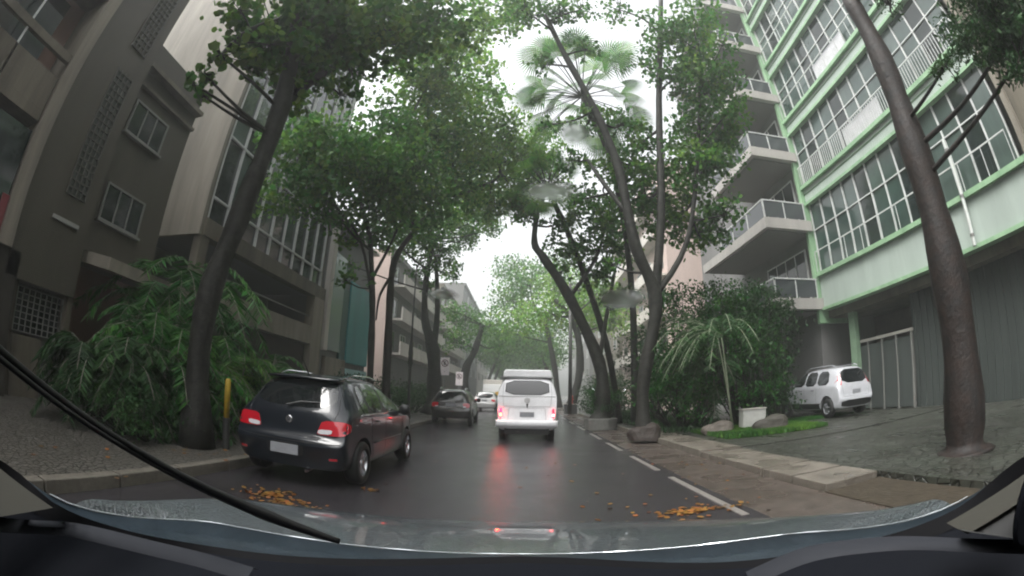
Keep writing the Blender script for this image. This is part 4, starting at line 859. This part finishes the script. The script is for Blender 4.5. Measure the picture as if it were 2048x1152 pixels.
tree('street_tree', (2.95, 16.75, 0.35), [(2.95, 16.75, 0.35), (3.02, 16.73, 1.16), (2.88, 16.75, 2.63), (1.73, 16.71, 5.14), (0.72, 16.58, 6.68), (0.33, 16.5, 7.31), (0.44, 16.29, 8.64)], [0.33, 0.3, 0.24, 0.2, 0.17, 0.13, 0.09], [([(1.73, 16.71, 5.14), (2.79, 16.77, 6.72), (3.28, 16.88, 8.08)], 0.09, 0.05), ([(2.88, 16.75, 2.63), (3.32, 17.18, 4.75), (3.78, 17.6, 6.56)], 0.1, 0.06)],
  [(2.0, 16.88, 7.38, 1.2, 1), (2.94, 17.76, 6.37, 1.0, 1), (3.33, 16.67, 7.77, 1.1, 1), (0.63, 15.99, 8.95, 0.8, 0.7), (3.94, 17.56, 5.26, 0.9, 0.9), (1.97, 16.38, 8.5, 0.7, 0.6), (2.34, 15.83, 9.15, 0.6, 0.6), (1.16, 16.46, 8.07, 0.6, 0.7), (1.58, 16.93, 6.32, 0.5, 0.5), (0.14, 16.5, 8.5, 0.7, 0.8), (-0.38, 17.0, 9.06, 0.8, 0.8), (3.08, 16.72, 8.91, 1.0, 0.9), (3.92, 17.06, 7.27, 0.9, 0.9), (3.68, 16.6, 8.65, 0.9, 0.8)], leaf=0.17, m=L_MID, label='leaning forked trunk rising from the grey planter to the right of the van')
tree('street_tree', (6.15, 3.85, 0.1), [(6.15, 3.85, 0.1), (6.14, 3.86, 0.47), (6.1, 3.92, 2.54), (6.09, 3.93, 4.64), (6.11, 3.81, 6.52), (6.04, 3.73, 7.89)], [0.36, 0.34, 0.31, 0.26, 0.21, 0.17], [([(6.04, 3.73, 7.89), (6.21, 1.92, 7.0), (5.83, 1.41, 5.45)], 0.1, 0.04)],
  [(6.28, 1.68, 5.59, 0.8, 1.1), (6.42, 1.04, 5.37, 0.9, 1.2), (5.79, 2.49, 5.21, 0.3, 0.5), (6.1, 1.56, 4.97, 0.55, 1), (5.9, 1.1, 5.42, 0.9, 1.2), (5.87, 1.25, 4.58, 0.5, 1), (6.74, 3.3, 7.65, 0.4, 0.3)], leaf=0.09, m=L_DARK, bark=BARK_R, label='thick reddish black trunk close by on the far right in front of the green building', aspect=0.35)
tree('street_tree', (3.2, 31, 0.13), [(3.2, 31, 0.13), (3.99, 31.25, 3.15), (3.63, 31.29, 6.41), (2.15, 30.93, 8.16)], [0.3, 0.28, 0.24, 0.15], [],
  [(1.85, 31.95, 7.43, 2.3, 1), (5.1, 33.62, 7.99, 2.3, 1), (-0.4, 36.0, 7.53, 2.0, 0.9), (6.61, 31.31, 6.81, 1.8, 1), (3.08, 37.88, 11.06, 2.2, 0.9), (5.73, 32.5, 9.34, 1.8, 0.9)], leaf=0.24, m=L_PALE, label='pale green crown hanging over the street just above the van, right side', nv=4)
tree('street_tree', (3.4, 43, 0.13), [(3.4, 43, 0.13), (3.02, 42.89, 3.81), (1.99, 42.95, 8.76)], [0.3, 0.28, 0.2], [],
  [(0.45, 42.0, 12.07, 3, 0.9), (-1.17, 45.99, 14.75, 2.6, 0.9), (2.77, 39.9, 13.04, 2.4, 0.8), (-1.56, 43.97, 10.96, 2.6, 0.8), (5.09, 43.7, 11.01, 3, 1), (-1.99, 43.96, 7.84, 1.6, 0.5)], leaf=0.3, m=L_MID, label='hazy rounded tree rising above the middle of the street on the right', nv=4)
tree('street_tree', (-4.6, 36, 0.13), [(-4.6, 36, 0.13), (-4.82, 35.98, 3.05), (-4.03, 35.77, 4.92), (-3.49, 35.83, 7.02)], [0.36, 0.33, 0.26, 0.2], [],
  [(-4.95, 35.66, 7.38, 2, 0.8), (-3.04, 37.88, 7.36, 2, 0.8), (-5.38, 33.57, 5.43, 1.4, 0.7), (-2.23, 39.94, 5.85, 1.5, 0.7), (-5.87, 33.49, 7.77, 1.1, 0.5)], leaf=0.24, m=L_MID, label='leaning trunk behind the further parking sign, left pavement', nv=4)
# fan palm
def fan_palm(name, base, path, rads, R0, label):
    root=empty(name,base,label=label,cat='palm tree'); B=Vector(base); t=MB()
    q=smooth_path([Vector(p)-B for p in path]); t.tube(q,interp(rads,len(q)),10); top=q[-1]; V=[];
    fr=MB()
    for k in range(46):
        a=random.uniform(0,2*math.pi); e=random.uniform(-.9,1.2); d=Vector((math.cos(a)*math.cos(e),math.sin(a)*math.cos(e),math.sin(e)))
        pl=R0*random.uniform(.5,.75); c=top+d*pl; t.tube([top,top+d*pl*.5+Vector((0,0,.05)),c],[.025,.018,.012],5)
        side=d.cross(Vector((random.uniform(-.4,.4),random.uniform(-.4,.4),1))).normalized(); nrm=side.cross(d); fl=R0*random.uniform(.26,.4)
        for s in range(30):
            an=(s/29-.5)*4.0; dd=(d*math.cos(an)+side*math.sin(an)).normalized(); sd=dd.cross(nrm).normalized()*.0085*R0
            L=fl*(1-.18*abs(an)/2); dr=Vector((0,0,-.28*L))
            k0=len(fr.v); fr.v+=[tuple(c),tuple(c+dd*L*.55+sd),tuple(c+dd*L+dr),tuple(c+dd*L*.55-sd)]; fr.f.append((k0,k0+1,k0+2,k0+3))
    t.build('trunk',BARK,root,smooth=True); fr.build('frond',L_MID,root)
fan_palm('fan_palm',(4.4,17.2,.13),[(4.4,17.2,.13),(4.2,16.6,6),(3.4,15.4,10.5),(2.3,14.8,13.4)],[.16,.13,.11,.10],3.3,'fan palm crown against the bright sky over the right side of the street')
fan_palm('fan_palm',(4.1,18.6,.13),[(4.1,18.6,.13),(3.4,18.0,3.5),(1.9,17.0,7.5),(0.86,16.38,9.6)],[.15,.13,.10],2.0,'smaller looking fan palm lower over the street behind the leaning trunks')
areca('palm_bush',(-6.7,5.1,.13),1.9,24,'bright green clump of arching palm fronds before the tiled building, nearest',L_DARK,spread=2.0,fr=8)
areca('palm_bush',(-6.4,6.2,.13),2.1,22,'green palm clump beside the entrance canopy post, left side',spread=2.0,fr=6)
areca('palm_bush',(-7.6,6.4,.13),2.6,14,'taller palm clump against the entrance under the canopy',spread=2.4,fr=6)
areca('palm_bush',(-6.6,7.6,.13),2.6,16,'yellowish green palm clump behind the yellow post',L_MID,spread=2.4,fr=6)
areca('palm_bush',(-7.2,10.6,.13),2.4,16,'dark palm clump below the gallery parapet, left side',L_BUSH,spread=3.5,fr=6)
areca('tall_palm',(-8.6,8.2,.13),4.4,10,'tall palm in the gap between tiled building and office building',L_BUSH,spread=1.5,fr=6,leafl=.45)
shrub('shrub',(-5.6,5.1,.13),[(0,0,.5,.7),(.1,.9,.4,.6),(-.6,-.9,.5,.6),(.3,-.6,.35,.4)],'low dark leafy shrub around the base of the near left trunk',m=L_DARK)
shrub('shrub',(-5.3,8.2,.13),[(0,0,.6,.8),(-.4,1.4,.7,.8),(-.5,2.8,.7,.8)],'low dark hedge behind the navy hatchback',m=L_DARK)
shrub('shrub',(-5.8,14,.13),[(0,0,.8,1.0),(0,2,.9,1.1),(0,4,.8,1.0),(.3,6,.7,.9)],'dark hedge under the teal panel along the left pavement',m=L_DARK,leaf=.1)
shrub('shrub',(-5.8,22,.13),[(0,0,.8,1.0),(0,2.5,.9,1.1),(.2,5,.8,1.0)],'dark hedge behind the parking signs',m=L_DARK,leaf=.1)
# right side mass of bushes
shrub('large_bush',(5.2,13.6,.13),[(0,0,1.2,1.3),(-.3,.2,2.7,1.2),(-.2,.3,4.1,1.1),(.9,0,1.6,1.2),(.8,.2,3.3,1.1),(-.9,0,1.4,.9)],'dense dark green bush right of the leaning trunk, leftmost of the big bushes',leaf=.12,m=L_BUSH)
shrub('large_bush',(7.2,12.9,.13),[(0,0,1.3,1.2),(0,.2,2.6,1.1),(.4,.2,3.8,1.1),(-.7,.3,2.9,1.2),(-.6,.2,4.3,.8)],'dense dark green bush behind the small pale trunked palm',leaf=.12,m=L_BUSH)
shrub('large_bush',(8.0,14.0,.13),[(0,0,.9,.8),(0,.2,2.0,.9),(-.2,.2,3.2,1.2),(.3,1.5,4.2,1.1),(-1.2,0,4.2,1.0)],'dark bush farther back behind the one hiding the white people carrier front',leaf=.12,m=L_DARK)
shrub('large_bush',(8.2,12.5,.13),[(0,0,.9,.8),(-.2,.1,2.0,.95),(0,.2,3.2,1.0),(-.5,.3,4.1,.8),(.5,.4,3.9,.6),(-.9,.2,3.0,.8)],'tall dark leafy bush just left of the white people carrier, hiding its front',leaf=.12,m=L_DARK)
shrub('large_bush',(5.6,17.5,.13),[(0,0,1.6,1.5),(1.5,.5,2.4,1.6),(0,1.5,3.2,1.4),(2.8,.3,2.8,1.5)],'shadowy bush mass behind the other big bushes on the right',leaf=.15,m=L_DARK)
shrub('large_bush',(9.6,16.4,.13),[(0,0,1.6,1.4),(1,.5,3.0,1.4),(0,.5,4.0,1.0)],'dark bush under the lowest balcony',leaf=.15,m=L_DARK)
shrub('shrub',(3.05,17.0,.45),[(0,0,.55,.62),(-.1,.1,1.05,.5),(.3,0,.8,.45)],'rounded green bush growing in the grey planter',leaf=.06,m=L_BUSH)
shrub('shrub',(4.2,21,.13),[(0,0,.8,1.0),(.6,2,1.2,1.3),(0,4,1.0,1.1),(1,6,1.6,1.5)],'low green hedge on the right pavement beyond the planter',leaf=.12,m=L_DARK)
areca('palm_bush',(5.9,11.4,.13),3.9,2,'small palm with thin pale trunk in front of the big bushes, right side',L_DARK,spread=.25,fr=14,leafl=.30,sf=(.66,.74),stemcol=mat('pale_stem',(.26,.30,.2),.6,noise=.3))
areca('palm_bush',(6.2,13.7,.13),3.0,8,'feathery palm clump beside the white people carrier',L_DARK,spread=1.0,fr=6,leafl=.4)
mm=MB(); 
for r,z in ((.46,0),(.40,.3),(.30,.42),(.22,.55)): mm.lathe([(r,z),(r*.93,z+.18)],n=14)
rt=empty('root_mound',(3.33,11.9,.02),label='dark earthy root mound around the base of the leaning tree at the right kerb',cat='mound')
rock('earth',.44,1.05,1.05,.85,mat('earth',(.03,.02,.015),.7,noise=.5,nscale=8,bump=1),rt,(0,0,.16))
# distant rows, copies of two prototypes
def far_tree(seed,m,label,group,x,y):
    random.seed(seed); s=1 if x>0 else -1
    bl=[(x+dx,y+dy,z,r) for dx,dy,z,r in [(-s*1.0,0,6.5,2.3),(-s*3.2,.8,7.6,2.4),(s*.8,-1,7,2.2),(-s*1.5,1.5,9,2.3),(-s*4.4,-.6,8.6,1.8),(s*.5,.5,9.5,1.9)]]
    return tree('street_tree',(x,y,.13),[(x,y,.13),(x-s*.2,y,2.4),(x-s*.8,y,4.5),(x-s*1.6,y,6.5)],[.26,.23,.2,.12],[],bl,leaf=.30,dens=.85,m=m,label=label,group=group,nv=4,twigs=2)
GL='hazy distant street trees on the left'; GR='hazy distant street trees on the right'
pL=far_tree(3,L_MID,'hazy tree of the distant left row arching over the street beyond the lorry',GL,-4.8,56); pR=far_tree(5,L_MID,'hazy tree of the distant right row arching over the street beyond the van',GR,3.6,54)
for i,y in enumerate((67,78,90,103,118,135,155)):
    c=copy_tree(pL); c.location=(-4.8,y,.13); c.rotation_euler=(0,0,random.uniform(-.4,.4)); c.scale=(1,1,random.uniform(.9,1.2))
    c=copy_tree(pR); c.location=(3.6,y+3,.13); c.rotation_euler=(0,0,random.uniform(-.4,.4)); c.scale=(1,1,random.uniform(.9,1.2))
random.seed(9)
tree('backdrop_tree',(-.5,175,.1),[(-.5,175,.1),(-.5,175,9)],[.6,.4],[],[(-6,175,8,5),(0,176,9,6),(7,175,8,5),(-3,174,15,5),(4,175,15,5),(0,175,4,3),(-9,175,4,4),(9,175,4,4)],leaf=.6,m=L_MID,label='hazy wide tree closing the far end of the street',nv=4,twigs=2)


DL=[(-0.597, 0.169, 1.117), (-0.583, 0.263, 1.109), (-0.58, 0.391, 1.087), (-0.488, 0.53, 1.051), (-0.41, 0.592, 1.026)]
DR=[(0.345, 0.609, 1.049), (0.423, 0.558, 1.091), (0.519, 0.47, 1.103), (0.565, 0.341, 1.109), (0.589, 0.194, 1.116)]
PL_V=[(-0.669, 0.205, 1.194), (-0.577, 0.164, 1.126), (-0.563, 0.207, 1.133), (-0.619, 0.327, 1.117)]
PR_V=[(0.601, 0.397, 1.121), (0.57, 0.333, 1.123), (0.615, 0.239, 1.179), (0.688, 0.272, 1.194)]
PR2_V=[(0.595, 0.369, 1.119), (0.548, 0.33, 1.135), (0.55, 0.183, 1.137), (0.639, 0.232, 1.186)]
SPK=(0.556, 0.226, 1.175)
WIP=[(-0.403, 0.119, 1.343), (-0.42, 0.161, 1.331), (-0.491, 0.378, 1.242), (-0.481, 0.588, 1.144), (-0.428, 0.699, 1.087), (-0.347, 0.787, 1.036)]
DROPS=[((0.0057, 0.0441, 1.3802), 0.00232, 0.00281, 0, 'round blurred water drop in front of the sky below the palm crown'), ((0.0031, 0.0528, 1.3762), 0.00416, 0.00335, 0.3, 'wide blurred water smear left of the leaning trunks'), ((0.0167, 0.0744, 1.3665), 0.00514, 0.00665, 0.2, 'large pinkish water smear over the trunk and pink building'), ((-0.0144, 0.0738, 1.3668), 0.00298, 0.00333, 0, 'small round water drop at the bright gap above the parking signs'), ((-0.0118, 0.1212, 1.3455), 0.0036, 0.00277, 0, 'small water smear on the left edge of the white van'), ((-0.0033, 0.0675, 1.3696), 0.0024, 0.00208, 0, 'small blurred drop under the bright sky gap'), ((0.0171, 0.0317, 1.3857), 0.00115, 0.00138, 0, 'tiny water drop high on the right before leaves'), ((0.0179, 0.0368, 1.3834), 0.00096, 0.00108, 0, 'tiny water drop just below the highest one on the right'), ((0.0128, 0.0649, 1.3708), 0.00331, 0.00473, 0, 'water smear beside the dark trunk fork'), ((-0.0146, 0.0497, 1.3777), 0.00133, 0.0012, 0, 'small drop among the leaves over the left pavement'), ((0.0635, 0.0678, 1.3695), 0.00647, 0.00755, 0.5, 'broad water smear across the lower white fascia'), ((0.0106, 0.0336, 1.3849), 0.00338, 0.00237, 0.2, 'broad faint smear at the top over the palm crown'), ((0.0209, 0.0308, 1.3861), 0.00236, 0.00295, 0, 'broad faint smear on the leaves next to the green building'), ((0.0135, 0.0481, 1.3783), 0.00157, 0.00261, 0, 'upright water smear beside the dark leaning trunk')]
# ------------------------------------------------------------------ the car the view is from
own=empty('car_interior',(0,0,.9),label='dark dashboard, bonnet and wiper of the car the view is taken from',cat='car')
own.location=(0,0,0)
DASH=mat('dash_plastic',(.006,.007,.010),.7,.08,bump=.05,bscale=300); FRIT=mat('frit_black',(.004,.004,.005),.6,.1)
COWL=mat('cowl_wet',(.02,.03,.04),.35,.5,bump=.15,bscale=60,noise=.3,nscale=20); HOOD=mat('bonnet_wet',(.08,.098,.108),.33,.5,coat=.8,noise=.5,nscale=60,bump=.8,bscale=150)
SILV=mat('dash_silver',(.03,.032,.038),.6,.12); TRIMB=mat('pillar_trim',(.05,.048,.04),.7,.3); TRIMG=mat('door_trim',(.05,.05,.05),.7,.3)
base=smooth_path([(-.775,.10,1.20),(-.775,.297,1.135),(-.72,.38,1.077),(-.68,.52,1.025),(-.54,.745,.97),(0,.955,.97),(.47,.80,.975),(.72,.49,1.076),(.80,.35,1.17),(.82,.1,1.27)],6)
cl=smooth_path([(-.80,.12,1.26),(-.80,.34,1.20),(-.79,.57,1.05),(-.60,.84,.99),(0,1.03,.954),(.52,.895,.995),(.76,.62,1.063),(.83,.42,1.18),(.86,.12,1.30)],6)
# resample both to the same count
def resamp(p,n):
    L=[0]
    for i in range(1,len(p)): L.append(L[-1]+(p[i]-p[i-1]).length)
    return [Vector([float(np.interp(t,L,[q[k] for q in p])) for k in range(3)]) for t in np.linspace(0,L[-1],n)]
b=resamp(base,80); c=resamp(cl[8:-8],80)
MB().sheet([[tuple(v+Vector((0,-.03,-.01))) for v in b],[tuple(v) for v in b],[tuple(v+Vector((0,.014,.004))) for v in b]]).build('windscreen_seal',FRIT,own,smooth=True)
bb_=resamp(base[5:-5],80)
for i in range(80):
    w_=min(1,min(i,79-i)/16); w_=w_*w_*(3-2*w_); c[i]=bb_[i].lerp(c[i],.08+.92*w_)
MB().sheet([[tuple(bb_[i]+Vector((0,.012,-.004))) for i in range(80)],[tuple(bb_[i].lerp(c[i],.5)+Vector((0,0,-.008))) for i in range(80)],[tuple(c[i]) for i in range(80)],[tuple(c[i]+Vector((0,.0,-.05))) for i in range(80)]]).build('cowl',COWL,own,smooth=True)
q=[c[k//2].lerp(c[min(k//2+1,79)],.5*(k%2))+Vector((0,.002,.002)) for k in range(8,150)]
rr=[.0004+.0013*max(0,math.sin(k*.37)+.6*math.sin(k*.83+1))*(.5+.5*random.random()) for k in range(len(q))]
MB().tube(q,rr,5).build('sky_glint_line',mat('water_glint',(.75,.8,.85),.15,.8,metal=.3),own)  # pale broken line stands in for sky reflected along the wet cowl edge
# bonnet
fr=[(-.80,.60,1.03),(-.82,1.0,.99),(-.80,1.36,.905),(-.6,1.62,.845),(0,1.80,.815),(.5,1.74,.82),(.78,1.56,.84),(.84,1.1,.95),(.83,.66,1.05)]
f=resamp(smooth_path(fr,6),60); cc=resamp(c[5:75],60)
rows=[]
for t in np.linspace(0,1,9):
    rows.append([tuple(cc[i].lerp(f[i],t)+Vector((0,0,.02*math.sin(math.pi*t)-.012*(1-t)))) for i in range(60)])
rows.append([tuple(f[i]+Vector((f[i].x*.02,.03,-.06))) for i in range(60)]); rows.append([tuple(f[i]+Vector((f[i].x*.03,.05,-.3))) for i in range(60)])
MB().sheet(rows).build('bonnet',HOOD,own,smooth=True)
# dashboard sheet from the windscreen foot towards the driver
rows=[]
for t,z in ((0,-.006),(.15,-.012),(.4,-.03),(.7,-.06),(1,-.12)):
    rows.append([tuple(Vector((v.x*(1-.05*t),v.y*(1-t)+.02*t,v.z*(1-t)+(.93)*t+z*.5))) for v in b])
MB().sheet(rows).build('dashboard',DASH,own,smooth=True)
def arc(name,pts,w,m):
    q=smooth_path(pts,6); MB().sheet([[tuple(v) for v in q],[tuple(v+Vector((0,-w*.4,w*.25))) for v in q],[tuple(v+Vector((0,-w,-w*.1))) for v in q]]).build(name,m,own,smooth=True)
arc('dash_silver_arc',DL,.045,SILV)
arc('dash_silver_arc',DR,.045,SILV)
MB().add(PL_V,[(0,1,2,3)]).build('pillar_trim',TRIMB,own)
MB().add(PR_V,[(0,1,2,3)]).build('pillar_trim',TRIMB,own)
MB().add(PR2_V,[(0,1,2,3)]).build('door_trim',TRIMG,own)
sp=Vector(SPK); MB().lathe([(.045,-.004),(.05,0),(.045,.004)],c=tuple(sp),axis='y',n=28).build('speaker_ring',DASH,own)
wq=smooth_path(WIP,6); n=len(wq)
wo=MB().tube(wq,interp([.003,.004,.006,.012,.006],n),8).build('wiper',TRIM,own,smooth=True)
MB().tube([v+Vector((0,.012,-.012)) for v in wq[:int(n*.8)]],interp([.003,.004],int(n*.8)),6).build('blade',TRIM,wo,smooth=True)

# cabin shell round the lens, added to block light: headliner, door panels, rear wall
HL=mat('shade_headliner',(.05,.05,.05),.8,.2)
rw=[]
for yy in (.015,-.3,-.9,-1.6): rw.append([(x,yy-(.0 if yy<0 else .0),1.505-.05*(x/.75)**4) for x in np.linspace(-.78,.78,15)])
MB().sheet(rw).build('shade_headliner',HL,own,smooth=True)
for s in (-1,1): MB().box(s*.78,s*.80,-1.6,.03,.4,1.455).build('shade_door_panel',HL,own)
MB().box(-.8,.8,-1.62,-1.6,.4,1.5).build('shade_rear_panel',HL,own)
MB().box(-.8,.8,-1.6,.6,.38,.4).build('shade_cabin_floor',HL,own)

WATER=bpy.data.materials.new('water_film'); WATER.use_nodes=True; wn=WATER.node_tree.nodes; wl=WATER.node_tree.links
gp=wn['Principled BSDF']; gp.inputs['Transmission Weight'].default_value=1; gp.inputs['IOR'].default_value=1.33; gp.inputs['Roughness'].default_value=.34
tp_=wn.new('ShaderNodeBsdfTransparent'); mx=wn.new('ShaderNodeMixShader')
tg=wn.new('ShaderNodeTexCoord'); vm=wn.new('ShaderNodeVectorMath'); vm.operation='SUBTRACT'; vm.inputs[1].default_value=(.5,.5,.5); ln=wn.new('ShaderNodeVectorMath'); ln.operation='LENGTH'
mr=wn.new('ShaderNodeMapRange'); mr.interpolation_type='SMOOTHSTEP'; mr.inputs[1].default_value=.5; mr.inputs[2].default_value=.1; mr.inputs[3].default_value=0; mr.inputs[4].default_value=.62   # the film thins out to its rim
wl.new(tg.outputs['Generated'],vm.inputs[0]); wl.new(vm.outputs[0],ln.inputs[0]); wl.new(ln.outputs['Value'],mr.inputs[0]); wl.new(mr.outputs[0],mx.inputs[0])
wl.new(tp_.outputs[0],mx.inputs[1]); wl.new(gp.outputs[0],mx.inputs[2]); wl.new(mx.outputs[0],wn['Material Output'].inputs[0])
PN=Vector((0,.45,1)).normalized(); PU=Vector((1,0,0)); PV=PN.cross(PU)
for i,(p,rx,ry,rot_,lab) in enumerate([D_ for D_ in DROPS if D_[4].split()[0] in ('round','wide','large','small')][:4]):
    e=MB(); nn=36; k0=0; cs,sn=math.cos(rot_),math.sin(rot_)
    ph=[random.uniform(0,6.3) for _ in range(3)]
    vs=[];fs=[]
    for ring,(fr_,hh) in enumerate(((1,0),(.8,.35),(.5,.75),(.2,.97))):
        for j in range(nn):
            a=2*math.pi*j/nn; w_=1+.12*math.sin(2*a+ph[0])+.09*math.sin(3*a+ph[1])+.05*math.sin(5*a+ph[2])
            u=math.cos(a)*rx*fr_*w_; v_=math.sin(a)*ry*fr_*w_; u,v_=u*cs-v_*sn,u*sn+v_*cs
            vs.append(tuple(PU*u+PV*v_+PN*(min(rx,ry)*.12*hh)))
    vs.append(tuple(PN*(min(rx,ry)*.12))); vs.append((0,0,0))
    for q_ in range(3):
        for j in range(nn): fs.append((q_*nn+j,q_*nn+(j+1)%nn,(q_+1)*nn+(j+1)%nn,(q_+1)*nn+j))
    for j in range(nn): fs.append((3*nn+j,3*nn+(j+1)%nn,4*nn)); fs.append(((j+1)%nn,j,4*nn+1))
    ob=e.add(vs,fs).build('water_drop',WATER,None,smooth=True); ob.location=p; tag(ob,label=lab,cat='water drop',group='water smears on the windscreen')

# ------------------------------------------------------------------ rain haze
hz=MB().box(-60,60,-45,200,-1.2,36).build('haze',bpy.data.materials.new('haze_air')); m=hz.data.materials[0]; m.use_nodes=True
n=m.node_tree.nodes; n.clear(); vo=n.new('ShaderNodeVolumePrincipled'); oo=n.new('ShaderNodeOutputMaterial')
vo.inputs['Color'].default_value=(.92,.95,.94,1); vo.inputs['Density'].default_value=.005; vo.inputs['Anisotropy'].default_value=.55
m.node_tree.links.new(vo.outputs[0],oo.inputs['Volume']); tag(hz,kind='stuff')
